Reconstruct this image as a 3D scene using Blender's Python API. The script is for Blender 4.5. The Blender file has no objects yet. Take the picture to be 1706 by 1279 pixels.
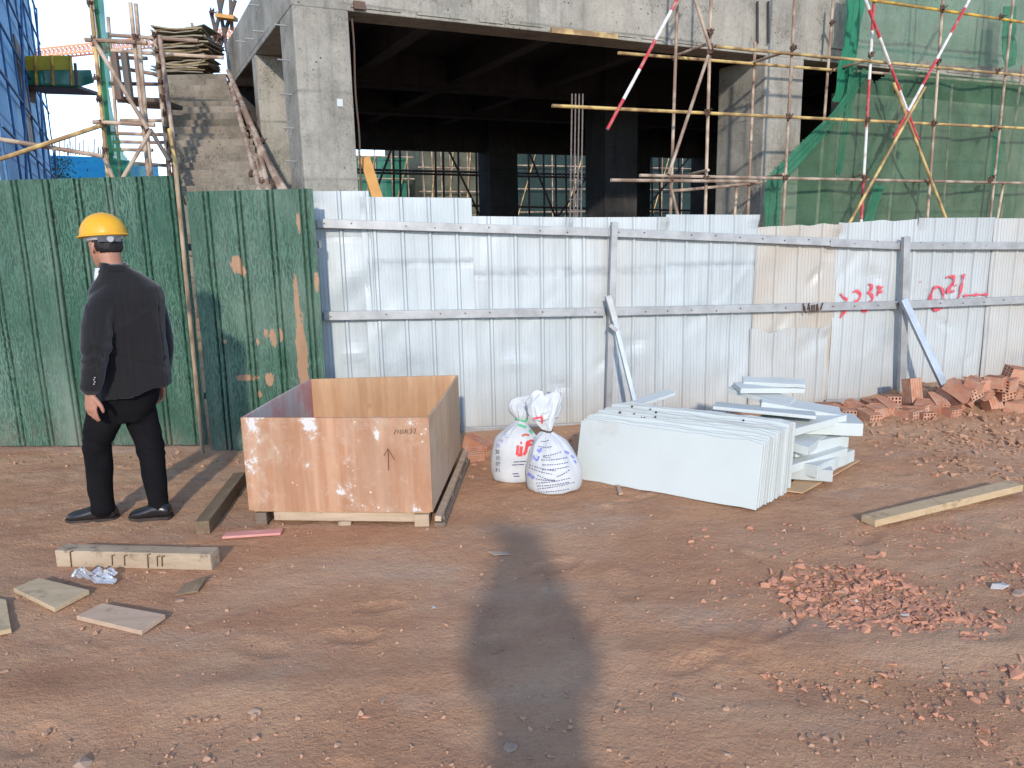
import bpy, bmesh, math, random
import numpy as np
from mathutils import Vector, Matrix, Euler

random.seed(7)
RNG = np.random.default_rng(11)
SC = bpy.context.scene
COL = SC.collection

# ------------------------------------------------------------------ camera
F, CX, CY, EYE = 1281.0, 853.0, 639.5, 1.57           # photo pixels, metres
PITCH, ROLL = math.radians(11.3), math.radians(1.25)
_f = np.array([0, math.cos(PITCH), -math.sin(PITCH)])
_x0 = np.array([1.0, 0, 0])
_u0 = np.cross(_x0, _f)
_xr = _x0 * math.cos(ROLL) - _u0 * math.sin(ROLL)
_ur = _u0 * math.cos(ROLL) + _x0 * math.sin(ROLL)
C0 = np.array([0, 0, EYE])
cam_data = bpy.data.cameras.new('camera')
cam = bpy.data.objects.new('camera', cam_data)
COL.objects.link(cam)
cam_data.sensor_width = 36.0
cam_data.lens = 36.0 * F / 1706.0
cam_data.clip_start = 0.02
cam_data.clip_end = 3000
mw = Matrix.Identity(4)
for i in range(3):
    mw[i][0], mw[i][1], mw[i][2], mw[i][3] = _xr[i], _ur[i], -_f[i], C0[i]
cam.matrix_world = mw
SC.camera = cam

# ------------------------------------------------------------------ light
SUN_EL = 21.6
SUN_AZ = -1.2                                           # shadows run this far right of straight ahead
world = bpy.data.worlds.new('World')
SC.world = world
world.use_nodes = True
wn = world.node_tree
for n in list(wn.nodes):
    wn.nodes.remove(n)
sky = wn.nodes.new('ShaderNodeTexSky')
sky.sky_type = 'NISHITA'
sky.sun_disc = False
sky.sun_elevation = math.radians(SUN_EL)
sky.sun_rotation = math.radians(180.0 + SUN_AZ)
sky.altitude = 3000
sky.ozone_density = 2.2
sky.air_density = 1.0
sky.dust_density = .1
bg = wn.nodes.new('ShaderNodeBackground')
bg.inputs['Strength'].default_value = 0.15
wo = wn.nodes.new('ShaderNodeOutputWorld')
hs = wn.nodes.new('ShaderNodeHueSaturation')             # hazy morning: slightly paler sky all round
hs.inputs['Saturation'].default_value = .84
wn.links.new(sky.outputs[0], hs.inputs['Color'])
wn.links.new(hs.outputs[0], bg.inputs['Color'])
wn.links.new(bg.outputs[0], wo.inputs['Surface'])
sun_data = bpy.data.lights.new('sun', 'SUN')
sun_data.energy = 1.35
sun_data.angle = math.radians(1.8)
sun_data.color = (1.0, 0.91, 0.79)
sun = bpy.data.objects.new('sun', sun_data)
COL.objects.link(sun)
sun.rotation_euler = (math.radians(90 - SUN_EL), 0, math.radians(-SUN_AZ))
sun.location = (-2, -8, 9)
SC.view_settings.view_transform = 'Standard'
SC.view_settings.look = 'None'
SC.view_settings.gamma = 1.0
SC.view_settings.use_curve_mapping = False
SC.view_settings.exposure = 1.46

# ------------------------------------------------------------------ pixel -> place helpers
def ray(px, py):
    return _f + _xr * (px - CX) / F - _ur * (py - CY) / F
def gp(px, py, z=0.0):                                 # where the line through a photo pixel meets height z
    d = ray(px, py)
    return C0 + d * ((z - EYE) / d[2])
def at(px, py, y):                                     # ... or forward distance y
    d = ray(px, py)
    return C0 + d * (y / d[1])
def onp(px, py, p0, n):
    d = ray(px, py); n = np.array(n, float)
    return C0 + d * (np.dot(np.array(p0, float) - C0, n) / np.dot(d, n))

# ------------------------------------------------------------------ numpy value noise
class VN:
    def __init__(s, seed, n=128):
        s.n = n
        s.g = np.random.default_rng(seed).random((n, n)).astype(np.float64) * 2 - 1
    def __call__(s, x, y):
        xi = np.floor(x).astype(int); yi = np.floor(y).astype(int)
        fx = x - xi; fy = y - yi
        fx = fx * fx * (3 - 2 * fx); fy = fy * fy * (3 - 2 * fy)
        n = s.n
        a = s.g[xi % n, yi % n]; b = s.g[(xi + 1) % n, yi % n]
        c = s.g[xi % n, (yi + 1) % n]; d = s.g[(xi + 1) % n, (yi + 1) % n]
        return (a * (1 - fx) + b * fx) * (1 - fy) + (c * (1 - fx) + d * fx) * fy
vn1, vn2, vn3, vn4 = VN(1), VN(2), VN(3), VN(4)
def sstep(a, b, x):
    t = np.clip((x - a) / (b - a), 0, 1)
    return t * t * (3 - 2 * t)

# silver fence line: point(s) = FP + s * FT
FP = np.array([0, 6.08, 0.0]); FT = np.array([.983, .181, 0.0]); FN = np.array([.181, -.983, 0.0])
def ground_z(x, y):
    x = np.asarray(x, float); y = np.asarray(y, float)
    z = .012 * vn1(x * 1.3, y * 1.3) + .006 * vn2(x * 4.1 + 7, y * 4.1)
    d = (x - FP[0]) * FN[0] + (y - FP[1]) * FN[1]      # distance in front of the silver fence
    s = (x - FP[0]) * FT[0] + (y - FP[1]) * FT[1]
    m = sstep(2.7, 4.1, s) * np.exp(-((d - .1) / .62) ** 2)
    z = z + m * (.15 + .03 * vn2(x * 5, y * 5)) + .03 * sstep(2.2, 3.4, s) * np.exp(-((d - .1) / .5) ** 2)
    return z - .006
def gz(p):
    return float(ground_z(p[0], p[1]))

# ------------------------------------------------------------------ materials
class MT:
    def __init__(s, name, rough=.8, metal=0.0, spec=.3):
        s.m = bpy.data.materials.new(name); s.m.use_nodes = True
        s.t = s.m.node_tree
        s.b = s.t.nodes['Principled BSDF']
        s.out = s.t.nodes['Material Output']
        s.b.inputs['Roughness'].default_value = rough
        s.b.inputs['Metallic'].default_value = metal
        s.b.inputs['Specular IOR Level'].default_value = spec
        s._v = None
    def node(s, t, **kw):
        n = s.t.nodes.new(t)
        for k, v in kw.items():
            setattr(n, k, v)
        return n
    def link(s, a, b):
        s.t.links.new(a, b)
    def vec(s, scale=(1, 1, 1), kind='Object', rnd=False, rot=(0, 0, 0)):
        tc = s.node('ShaderNodeTexCoord')
        v = tc.outputs[kind]
        if rnd:
            oi = s.node('ShaderNodeObjectInfo')
            mu = s.node('ShaderNodeMath', operation='MULTIPLY'); mu.inputs[1].default_value = 37.0
            s.link(oi.outputs['Random'], mu.inputs[0])
            ad = s.node('ShaderNodeVectorMath', operation='ADD')
            s.link(v, ad.inputs[0]); s.link(mu.outputs[0], ad.inputs[1]); v = ad.outputs[0]
        mp = s.node('ShaderNodeMapping'); mp.inputs['Scale'].default_value = scale
        mp.inputs['Rotation'].default_value = rot
        s.link(v, mp.inputs[0])
        return mp.outputs[0]
    def noise(s, scale, vec=None, detail=4, rough=.55, dist=0.0):
        n = s.node('ShaderNodeTexNoise')
        n.inputs['Scale'].default_value = scale; n.inputs['Detail'].default_value = detail
        n.inputs['Roughness'].default_value = rough; n.inputs['Distortion'].default_value = dist
        if vec is None: vec = s.vec()
        s.link(vec, n.inputs['Vector'])
        return n.outputs['Fac']
    def voro(s, scale, vec=None, feature='F1', out='Distance', rand=1.0):
        n = s.node('ShaderNodeTexVoronoi'); n.feature = feature
        n.inputs['Scale'].default_value = scale
        n.inputs['Randomness'].default_value = rand
        if vec is None: vec = s.vec()
        s.link(vec, n.inputs['Vector'])
        return n.outputs[out]
    def wave(s, scale, vec=None, dist=2.0, detail=2, dscale=1.0, direction='X'):
        n = s.node('ShaderNodeTexWave'); n.bands_direction = direction
        n.inputs['Scale'].default_value = scale; n.inputs['Distortion'].default_value = dist
        n.inputs['Detail'].default_value = detail; n.inputs['Detail Scale'].default_value = dscale
        if vec is None: vec = s.vec()
        s.link(vec, n.inputs['Vector'])
        return n.outputs['Fac']
    def ramp(s, fac, stops):
        n = s.node('ShaderNodeValToRGB')
        e = n.color_ramp.elements
        while len(e) < len(stops): e.new(.5)
        for el, (p, c) in zip(e, stops):
            el.position = p
            el.color = (c, c, c, 1) if not hasattr(c, '__len__') else (*c[:3], 1)
        s.link(fac, n.inputs[0])
        return n.outputs[0]
    def mix(s, fac, a, b, mode='MIX'):
        n = s.node('ShaderNodeMix'); n.data_type = 'RGBA'; n.blend_type = mode
        for sock, v in ((n.inputs[0], fac), (n.inputs[6], a), (n.inputs[7], b)):
            if hasattr(v, 'is_linked'): s.link(v, sock)
            elif hasattr(v, '__len__'): sock.default_value = (*v[:3], 1)
            else: sock.default_value = v if sock == n.inputs[0] else (v, v, v, 1)
        return n.outputs[2]
    def math(s, op, a, b=0.0, clamp=False):
        n = s.node('ShaderNodeMath', operation=op); n.use_clamp = clamp
        for sock, v in ((n.inputs[0], a), (n.inputs[1], b)):
            if hasattr(v, 'is_linked'): s.link(v, sock)
            else: sock.default_value = v
        return n.outputs[0]
    def attr(s, name):
        n = s.node('ShaderNodeAttribute'); n.attribute_name = name
        return n.outputs['Fac']
    def rand(s):
        return s.node('ShaderNodeObjectInfo').outputs['Random']
    def color(s, c):
        if hasattr(c, 'is_linked'): s.link(c, s.b.inputs['Base Color'])
        else: s.b.inputs['Base Color'].default_value = (*c[:3], 1)
    def bump(s, h, strength=.3, dist=.01):
        n = s.node('ShaderNodeBump'); n.inputs['Strength'].default_value = strength
        n.inputs['Distance'].default_value = dist
        s.link(h, n.inputs['Height'])
        s.link(n.outputs[0], s.b.inputs['Normal'])
        return n

def simple(name, c, c2=None, scale=8, rough=.8, metal=0.0, bump=.15, spec=.3, stretch=(1, 1, 1), rnd=True):
    m = MT(name, rough, metal, spec)
    v = m.vec(stretch, rnd=rnd)
    f = m.noise(scale, v, 6, .6)
    c2 = c2 or tuple(k * .6 for k in c)
    m.color(m.ramp(f, [(.32, c2), (.66, c)]))
    if bump: m.bump(m.noise(scale * 4, v, 4), bump, .004)
    return m.m

def make_ground():
    m = MT('red_dirt', .95, 0, .12)
    v = m.vec()
    big = m.noise(.55, v, 5, .6)
    c = m.ramp(big, [(.3, (.41, .215, .118)), (.47, (.51, .275, .15)), (.62, (.54, .32, .188)), (.78, (.47, .315, .21))])
    mid = m.noise(3.1, v, 8, .68, .4)
    c = m.mix(m.ramp(mid, [(.34, .75), (.6, 0)]), c, (.40, .205, .12))
    grey = m.noise(.9, m.vec((1, 2.2, 1)), 6, .6)
    c = m.mix(m.ramp(grey, [(.54, 0), (.7, .65)]), c, (.45, .335, .255))
    fine = m.noise(60, v, 6, .7)
    c = m.mix(m.ramp(fine, [(.33, .42), (.52, 0)]), c, (.31, .16, .097))
    c = m.mix(m.ramp(fine, [(.6, 0), (.75, .45)]), c, (.64, .44, .30))
    spk = m.voro(85, v)
    c = m.mix(m.ramp(spk, [(.1, .5), (.2, 0)]), c, (.54, .31, .21))
    dustp = m.noise(.75, m.vec((1, 1.6, 1)), 7, .62, .6)
    c = m.mix(m.ramp(dustp, [(.46, 0), (.66, .6)]), c, (.56, .365, .23))
    damp = m.noise(1.15, m.vec((1.3, 2.4, 1)), 6, .6, .3)
    c = m.mix(m.ramp(damp, [(.30, .5), (.44, 0)]), c, (.36, .195, .125))
    m.color(c)
    h = m.math('ADD', m.math('MULTIPLY', fine, .5), m.math('MULTIPLY', m.noise(17, v, 7, .7), 1.0))
    h = m.math('ADD', h, m.math('MULTIPLY', m.noise(130, v, 3, .6), .22))
    m.bump(h, .85, .022)
    return m.m

def make_concrete(name, lo, hi, warm=(.42, .38, .31), board=True):
    m = MT(name, .9, 0, .2)
    v = m.vec(kind='Object')
    c = m.ramp(m.noise(1.4, v, 9, .72), [(.34, lo), (.62, hi)])
    st = m.noise(2.6, m.vec((3.2, 3.2, .28)), 6, .6)
    c = m.mix(m.ramp(st, [(.52, 0), (.72, .55)]), c, tuple(k * .55 for k in lo))
    c = m.mix(m.ramp(m.noise(.8, m.vec((1, 1, .8)), 4), [(.45, 0), (.7, .5)]), c, warm)
    pores = m.voro(9, v)
    gate = m.noise(2.2, v, 3)
    pm = m.math('MULTIPLY', m.ramp(pores, [(.08, 1), (.16, 0)]), m.ramp(gate, [(.47, 0), (.58, .9)]))
    c = m.mix(m.math('MULTIPLY', m.ramp(m.noise(26, v, 5, .8), [(.4, .8), (.5, 0)]), m.ramp(m.noise(1.9, m.vec((1.3, 1.3, .8)), 5, .65), [(.46, 0), (.64, 1)])), c, tuple(k * .42 for k in lo))
    c = m.mix(pm, c, tuple(k * .28 for k in lo))
    sp2 = m.ramp(m.noise(38, v, 4, .75), [(.33, .55), (.45, 0)])
    c = m.mix(sp2, c, tuple(k * .5 for k in lo))
    if board:
        w = m.wave(.27, m.vec((1, 1, 1)), .25, 2, 1.0, 'Z')
        wk = m.math('MULTIPLY', m.ramp(w, [(.0, .6), (.006, 0)]), m.ramp(m.noise(1.3, m.vec((1, 1, 4)), 4), [(.4, .1), (.6, 1)]))
        c = m.mix(wk, c, tuple(k * .45 for k in lo))
    m.color(c)
    m.bump(m.math('ADD', m.noise(22, v, 6, .65), m.math('MULTIPLY', pm, -1.5)), .35, .02)
    return m.m

def make_green_print():
    m = MT('grass_print_sheet', .55, 0, .35)
    def strands(rot, seed, sc):
        v = m.vec((1, .05, .33), rot=(0, rot, 0))
        ad = m.node('ShaderNodeVectorMath', operation='ADD'); ad.inputs[1].default_value = (seed, seed * 2, seed * 3)
        m.link(v, ad.inputs[0])
        w = m.wave(sc, ad.outputs[0], 13.0, 3, 2.0, 'X')
        return m.ramp(w, [(.66, 0), (.97, 1)])
    s1 = strands(.40, 1.3, 13)
    s2 = strands(-.44, 5.7, 12)
    s3 = strands(.06, 9.1, 17)
    big = m.noise(1.7, m.vec((1, 1, .6)), 6, .6)
    base = m.ramp(m.noise(14, m.vec((1, 1, .4)), 4), [(.35, (.003, .024, .014)), (.65, (.009, .052, .028))])
    lit = m.mix(m.ramp(big, [(.35, 0), (.65, 1)]), (.027, .105, .058), (.085, .175, .12))
    c = m.mix(m.math('MULTIPLY', s1, .8), base, lit)
    c = m.mix(m.math('MULTIPLY', s2, .75), c, lit)
    c = m.mix(m.math('MULTIPLY', s3, .3), c, lit)
    fade = m.math('MULTIPLY', m.attr('fade'), m.ramp(m.noise(3.5, m.vec((2.5, 1, .45)), 7, .65), [(.3, .2), (.65, 1)]), True)
    c = m.mix(m.math('MULTIPLY', fade, .8), c, (.15, .20, .155))
    dust = m.ramp(m.noise(2.3, m.vec((1, 1, .8)), 8, .7), [(.55, 0), (.75, .45)])
    c = m.mix(dust, c, (.16, .19, .165))
    tcz = m.node('ShaderNodeTexCoord'); sz = m.node('ShaderNodeSeparateXYZ'); m.link(tcz.outputs['Object'], sz.inputs[0])
    mud = m.math('MULTIPLY', m.ramp(sz.outputs[2], [(.0, 1), (.34, 0)]), m.ramp(m.noise(6, m.vec((1.5, 1, .7)), 7, .72), [(.42, 0), (.66, .6)]))
    c = m.mix(mud, c, (.17, .115, .08))
    drip = m.math('MULTIPLY', m.ramp(m.noise(9, m.vec((1.6, 1, .07)), 5, .65), [(.54, 0), (.68, .6)]), m.ramp(m.noise(1.3, m.vec(), 4), [(.42, 0), (.6, 1)]))
    c = m.mix(drip, c, (.135, .175, .14))
    c = m.mix(m.ramp(m.noise(1.2, m.vec((1, 1, .7)), 5, .6), [(.36, .55), (.52, 0)]), c, (.006, .05, .028))
    pk = m.math('ADD', m.attr('peel'), m.math('MULTIPLY', m.math('SUBTRACT', m.noise(11, m.vec((2.6, 1, .8)), 9, .78), .5), 2.2))
    pm = m.ramp(pk, [(.46, 0), (.52, 1)])
    c = m.mix(pm, c, m.ramp(m.noise(9, m.vec((1, 1, .25)), 5), [(.3, (.26, .145, .08)), (.7, (.36, .215, .125))]))
    m.color(c)
    m.bump(m.math('SUBTRACT', m.noise(30, None, 4), m.math('MULTIPLY', pm, .6)), .15, .006)
    return m.m

def make_silver():
    m = MT('galvanised_sheet', .42, .10, .5)
    v = m.vec(rnd=True)
    c = m.ramp(m.noise(1.3, m.vec((1, 1, .5), rnd=True), 6, .6), [(.3, (.38, .415, .42)), (.7, (.495, .53, .535))])
    c = m.mix(m.ramp(m.noise(22, m.vec((1, 1, .025), rnd=True), 4, .6), [(.5, 0), (.72, .42)]), c, (.29, .31, .32))
    c = m.mix(m.ramp(m.noise(5, m.vec((1, 1, .12), rnd=True), 6, .7), [(.52, 0), (.8, .5)]), c, (.38, .375, .355))
    c = m.mix(m.math('MULTIPLY', m.attr('dust'), m.ramp(m.noise(2.5, v, 6, .65), [(.28, .55), (.6, 1)])), c, (.43, .375, .31))
    sm = m.math('MULTIPLY', m.attr('smudge'), m.ramp(m.noise(9, v, 6, .7), [(.36, .1), (.62, 1)]))
    c = m.mix(m.math('MULTIPLY', sm, .7), c, (.20, .215, .23))
    c = m.mix(m.ramp(m.noise(60, v, 3, .7), [(.26, .6), (.33, 0)]), c, (.25, .23, .2))
    m.color(c)
    m.link(m.ramp(m.noise(6, v, 5), [(.3, .34), (.7, .58)]), m.b.inputs['Roughness'])
    m.bump(m.noise(3.2, v, 3), .12, .03)
    return m.m

def make_plywood(name, c1, c2, splash=0.0, stain=None):
    m = MT(name, .7, 0, .3)
    v = m.vec()
    g = m.wave(2.2, m.vec((1, 1, .12)), 7, 4, 1.6, 'X')
    c = m.mix(g, c1, c2)
    c = m.mix(m.ramp(m.noise(3.2, m.vec((1.6, 1, .5)), 6, .65), [(.4, 0), (.66, .75)]), c, tuple(k * .72 for k in c1))
    kn = m.voro(2.6, m.vec((1, 1, .8)))
    c = m.mix(m.ramp(kn, [(.045, .8), (.09, 0)]), c, (.16, .075, .035))
    c = m.mix(m.ramp(m.noise(34, m.vec((1, 1, .03)), 3, .6), [(.45, .35), (.62, 0)]), c, tuple(k * .6 for k in c1))
    if stain:
        c = m.mix(m.ramp(m.noise(2.4, m.vec((1, 1, 1)), 8, .7), [(.46, 0), (.58, .8)]), c, stain)
    if splash:
        c = m.mix(m.ramp(m.noise(2.1, m.vec((1, 1, .7)), 7, .7), [(.5, 0), (.68, .6)]), c, (.36, .255, .175))
        a = m.noise(5.2, v, 7, .72, .6)
        b = m.noise(19, v, 6, .7)
        k = m.math('ADD', m.attr('splash'), m.math('SUBTRACT', m.math('MULTIPLY', a, 2.2), .98))
        k = m.math('ADD', k, m.math('MULTIPLY', m.math('SUBTRACT', b, .5), 1.1))
        c = m.mix(m.ramp(k, [(.40, 0), (.72, .5)]), c, (.46, .33, .24))
        c = m.mix(m.ramp(k, [(.68, 0), (.76, 1)]), c, (.54, .51, .49))
        dots = m.math('MULTIPLY', m.ramp(m.voro(26, v), [(.1, 1), (.17, 0)]), m.ramp(m.noise(4.5, v, 3), [(.5, 0), (.6, 1)]))
        c = m.mix(m.math('MULTIPLY', dots, .75), c, (.74, .66, .58))
    m.color(c)
    m.bump(m.noise(40, m.vec((1, 1, .1)), 4), .12, .003)
    return m.m

def make_wood(name, c1, c2, dark=.5, axis=0):
    m = MT(name, .82, 0, .25)
    st = [6, 6, 6]; st[axis] = .7
    v = m.vec(tuple(st), rnd=True)
    c = m.ramp(m.noise(3.5, v, 7, .65, .5), [(.3, c1), (.7, c2)])
    c = m.mix(m.ramp(m.noise(14, m.vec(rnd=True), 5, .7), [(.3, dark), (.45, 0)]), c, tuple(k * .35 for k in c1))
    m.color(c)
    m.bump(m.noise(9, v, 5, .7), .4, .004)
    return m.m

def make_net(name, col, cover, dark):
    m = MT(name, .8, 0, .15)
    v = m.vec()
    c = m.ramp(m.noise(2.2, v, 5, .6), [(.3, dark), (.7, col)])
    m.color(c)
    tr = m.node('ShaderNodeBsdfTranslucent'); m.link(c, tr.inputs[0])
    mx = m.node('ShaderNodeMixShader'); mx.inputs[0].default_value = .3
    m.link(m.b.outputs[0], mx.inputs[1]); m.link(tr.outputs[0], mx.inputs[2])
    tp = m.node('ShaderNodeBsdfTransparent')
    fx = m.node('ShaderNodeMixShader')
    n = m.ramp(m.noise(1.6, m.vec((1, 1, .5)), 5, .6), [(.3, max(cover - .14, 0)), (.7, min(cover + .12, 1))])
    m.link(n, fx.inputs[0])
    m.link(tp.outputs[0], fx.inputs[1]); m.link(mx.outputs[0], fx.inputs[2])
    m.link(fx.outputs[0], m.out.inputs['Surface'])
    return m.m

def make_pole(name, c1, c2, rust=(.14, .07, .045)):
    m = MT(name, .65, .1, .35)
    v = m.vec(kind='Object', rnd=True)
    tc = m.node('ShaderNodeNewGeometry')
    n = m.node('ShaderNodeTexNoise'); n.inputs['Scale'].default_value = 3.5; n.inputs['Detail'].default_value = 7
    m.link(tc.outputs['Position'], n.inputs['Vector'])
    c = m.mix(m.rand(), c1, c2)
    c = m.mix(m.ramp(n.outputs['Fac'], [(.44, .7), (.6, 0)]), c, rust)
    m.color(c)
    return m.m

def make_striped():
    m = MT('red_white_paint', .5, 0, .4)
    tc = m.node('ShaderNodeTexCoord')
    sx = m.node('ShaderNodeSeparateXYZ'); m.link(tc.outputs['Generated'], sx.inputs[0])
    at_ = m.node('ShaderNodeAttribute'); at_.attribute_type = 'OBJECT'; at_.attribute_name = 'stripes'
    k = m.math('FRACT', m.math('MULTIPLY', sx.outputs[2], at_.outputs['Fac']))
    k = m.math('GREATER_THAN', k, .5)
    c = m.mix(k, (.62, .60, .56), (.42, .035, .045))
    g = m.node('ShaderNodeNewGeometry')
    n = m.node('ShaderNodeTexNoise'); n.inputs['Scale'].default_value = 9; n.inputs['Detail'].default_value = 6
    m.link(g.outputs['Position'], n.inputs['Vector'])
    c = m.mix(m.ramp(n.outputs['Fac'], [(.5, 0), (.68, .55)]), c, (.38, .30, .25))
    m.color(c)
    return m.m

def make_helmet():
    m = MT('yellow_helmet_plastic', .45, 0, .45)
    v = m.vec()
    c = m.ramp(m.noise(6, v, 6), [(.3, (.60, .29, .012)), (.7, (.70, .36, .015))])
    c = m.mix(m.ramp(m.noise(55, v, 4, .7), [(.66, 0), (.72, .7)]), c, (.25, .15, .05))
    c = m.mix(m.ramp(m.noise(9, m.vec((1, 1, 3)), 6, .7), [(.6, 0), (.75, .4)]), c, (.50, .33, .12))
    m.color(c)
    m.link(m.ramp(m.noise(14, v, 5), [(.3, .35), (.7, .65)]), m.b.inputs['Roughness'])
    m.bump(m.noise(20, v, 4), .08, .01)
    return m.m

def make_grid_sheet():
    m = MT('blue_safety_sheet', .7, 0, .3)
    tc = m.node('ShaderNodeTexCoord')
    dp = m.node('ShaderNodeVectorMath', operation='DOT_PRODUCT'); dp.inputs[1].default_value = (-math.sin(math.radians(26.5)), math.cos(math.radians(26.5)), 0)
    m.link(tc.outputs['Object'], dp.inputs[0])
    sx = m.node('ShaderNodeSeparateXYZ'); m.link(tc.outputs['Object'], sx.inputs[0])
    cb = m.node('ShaderNodeCombineXYZ'); m.link(dp.outputs['Value'], cb.inputs[0]); m.link(sx.outputs[2], cb.inputs[1])
    br = m.node('ShaderNodeTexBrick'); br.offset = 0.0
    br.inputs['Scale'].default_value = 1.0; br.inputs['Brick Width'].default_value = 1.5; br.inputs['Row Height'].default_value = .9; br.inputs['Mortar Size'].default_value = .045
    br.inputs['Color1'].default_value = (.19, .43, .64, 1); br.inputs['Color2'].default_value = (.15, .36, .57, 1); br.inputs['Mortar'].default_value = (.05, .13, .26, 1)
    m.link(cb.outputs[0], br.inputs['Vector'])
    c = m.mix(m.ramp(m.noise(.9, m.vec(), 6), [(.35, .4), (.65, 0)]), br.outputs['Color'], (.10, .27, .46))
    m.color(c)
    return m.m

def make_spray_soft():
    m = MT('pink_spray_haze', .7, 0, .2)
    m.color((.50, .10, .14))
    tp = m.node('ShaderNodeBsdfTransparent'); fx = m.node('ShaderNodeMixShader')
    m.link(m.ramp(m.noise(45, m.vec(), 5, .8), [(.45, 0), (.75, .42)]), fx.inputs[0])
    m.link(tp.outputs[0], fx.inputs[1]); m.link(m.b.outputs[0], fx.inputs[2]); m.link(fx.outputs[0], m.out.inputs['Surface'])
    return m.m

def make_white_panel(name, a, b):
    m = MT(name, .6, 0, .3)
    v = m.vec(rnd=True)
    c = m.ramp(m.noise(2.5, v, 6), [(.3, b), (.7, a)])
    c = m.mix(m.ramp(m.noise(3.4, m.vec((1, 1, 1.6), rnd=True), 8, .72), [(.58, 0), (.75, .5)]), c, (.40, .36, .30))
    c = m.mix(m.ramp(m.noise(70, v, 4, .7), [(.27, .6), (.34, 0)]), c, (.32, .26, .2))
    m.color(c)
    m.bump(m.noise(30, v, 4), .06, .003)
    return m.m

def make_suit(name, c, plaid):
    m = MT(name, .85, 0, .15)
    m.b.inputs['Sheen Weight'].default_value = .25
    v = m.vec()
    w1 = m.wave(11, m.vec((1, .4, .0)), 0, 0, 0, 'X'); w2 = m.wave(11, v, 0, 0, 0, 'Z')
    k = m.math('MAXIMUM', m.ramp(w1, [(.9, 0), (1, .5)]), m.ramp(w2, [(.9, 0), (1, .5)]))
    f = m.mix(m.noise(5, v, 5), tuple(x * .75 for x in c), tuple(x * 1.25 for x in c))
    m.color(m.mix(k, f, plaid))
    m.bump(m.math('ADD', m.noise(7, v, 3), m.math('MULTIPLY', m.noise(300, v, 2), .15)), .3, .02)
    return m.m

MAT = {}
MAT['ground'] = make_ground()
MAT['concrete'] = make_concrete('cast_concrete', (.20, .185, .155), (.355, .33, .28))
MAT['concrete_shade'] = make_concrete('shade_darkened_concrete', (.040, .038, .038), (.066, .062, .060), (.055, .05, .045))  # the same concrete, colour darkened to deepen the shade inside the building
MAT['stair'] = make_concrete('rough_stair_concrete', (.115, .095, .07), (.25, .21, .165), (.22, .17, .12), False)
MAT['mud_floor_shade'] = simple('shade_darkened_mud_floor', (.07, .06, .05), (.04, .034, .03), 2)  # mud, with its colour taken darker to keep the interior in shade
MAT['green_print'] = make_green_print()
MAT['silver'] = make_silver()
MAT['rail'] = simple('weathered_rail_steel', (.40, .40, .395), (.27, .27, .265), 7, .5, .35, .1, .5)
MAT['rust_post'] = simple('rusty_post', (.40, .30, .20), (.14, .08, .05), 9, .85, 0, .4, .2, (2, 2, .5))
MAT['crate_front'] = make_plywood('stained_plywood', (.41, .205, .115), (.475, .275, .17), 1.0)
MAT['crate_in'] = make_plywood('fresh_plywood', (.47, .265, .14), (.53, .325, .185))
MAT['crate_grey'] = make_plywood('greyed_plywood', (.52, .33, .19), (.60, .40, .25), 0, (.50, .36, .25))
MAT['crate_red'] = make_plywood('red_stained_plywood', (.52, .44, .41), (.60, .52, .48), 0, (.52, .19, .17))
MAT['pallet'] = make_wood('pallet_wood', (.33, .24, .16), (.48, .36, .25))
MAT['pallet_dark'] = make_wood('dark_pallet_wood', (.14, .10, .07), (.22, .16, .12))
MAT['old_timber'] = make_wood('old_brown_timber', (.13, .088, .052), (.25, .18, .115), .5, 1)
MAT['pale_timber'] = make_wood('pale_timber', (.30, .215, .14), (.43, .335, .235), .8, 0)
MAT['new_timber'] = make_wood('sawn_timber', (.40, .28, .155), (.50, .37, .23), .7, 0)
MAT['ply_piece'] = make_wood('plywood_offcut', (.38, .275, .165), (.48, .37, .235), .5)
MAT['ply_piece2'] = make_wood('brown_plywood_offcut', (.38, .26, .18), (.46, .34, .245), .4)
MAT['red_board'] = make_wood('red_faced_board', (.52, .20, .17), (.62, .33, .28), .2)
MAT['white_panel'] = make_white_panel('white_foam_panel', (.50, .53, .505), (.455, .48, .46))
MAT['white_edge'] = make_white_panel('grubby_white_panel', (.47, .49, .465), (.37, .38, .36))
MAT['cardboard'] = simple('cardboard', (.50, .33, .19), (.42, .27, .15), 5)
MAT['red_print'] = simple('red_print', (.50, .09, .06), (.42, .16, .10), 40, .7, 0, 0)
MAT['spray'] = simple('red_spray_paint', (.60, .035, .07), (.55, .12, .14), 30, .6, 0, 0)
MAT['spray_soft'] = make_spray_soft()
MAT['pencil'] = simple('pencil_mark', (.05, .035, .03), (.09, .06, .05), 60, .8, 0, 0)
MAT['black_print'] = simple('blue_black_print', (.05, .05, .13), (.10, .10, .20), 60, .7, 0, 0)
MAT['blue_print'] = simple('blue_print', (.16, .17, .48), (.26, .28, .55), 60, .7, 0, 0)
MAT['red_logo'] = simple('red_logo_print', (.62, .05, .06), (.55, .09, .09), 50, .7, 0, 0)
MAT['green_print2'] = simple('green_print', (.10, .42, .20), (.16, .46, .27), 50, .7, 0, 0)
def make_brick(name, a, b):
    m = MT(name, .92, 0, .15)
    v = m.vec(rnd=True)
    c = m.ramp(m.noise(7, v, 6, .6), [(.3, b), (.7, a)])
    c = m.mix(m.math('MULTIPLY', m.rand(), .45), c, (.40, .16, .10))
    c = m.mix(m.ramp(m.noise(11, v, 7, .72), [(.44, 0), (.64, .75)]), c, (.50, .34, .245))
    c = m.mix(m.ramp(m.noise(4, v, 4), [(.6, 0), (.7, .5)]), c, (.42, .38, .34))
    m.color(c); m.bump(m.noise(40, v, 5, .7), .5, .004)
    return m.m
MAT['brick'] = make_brick('fired_clay', (.52, .245, .15), (.42, .18, .11))
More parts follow.
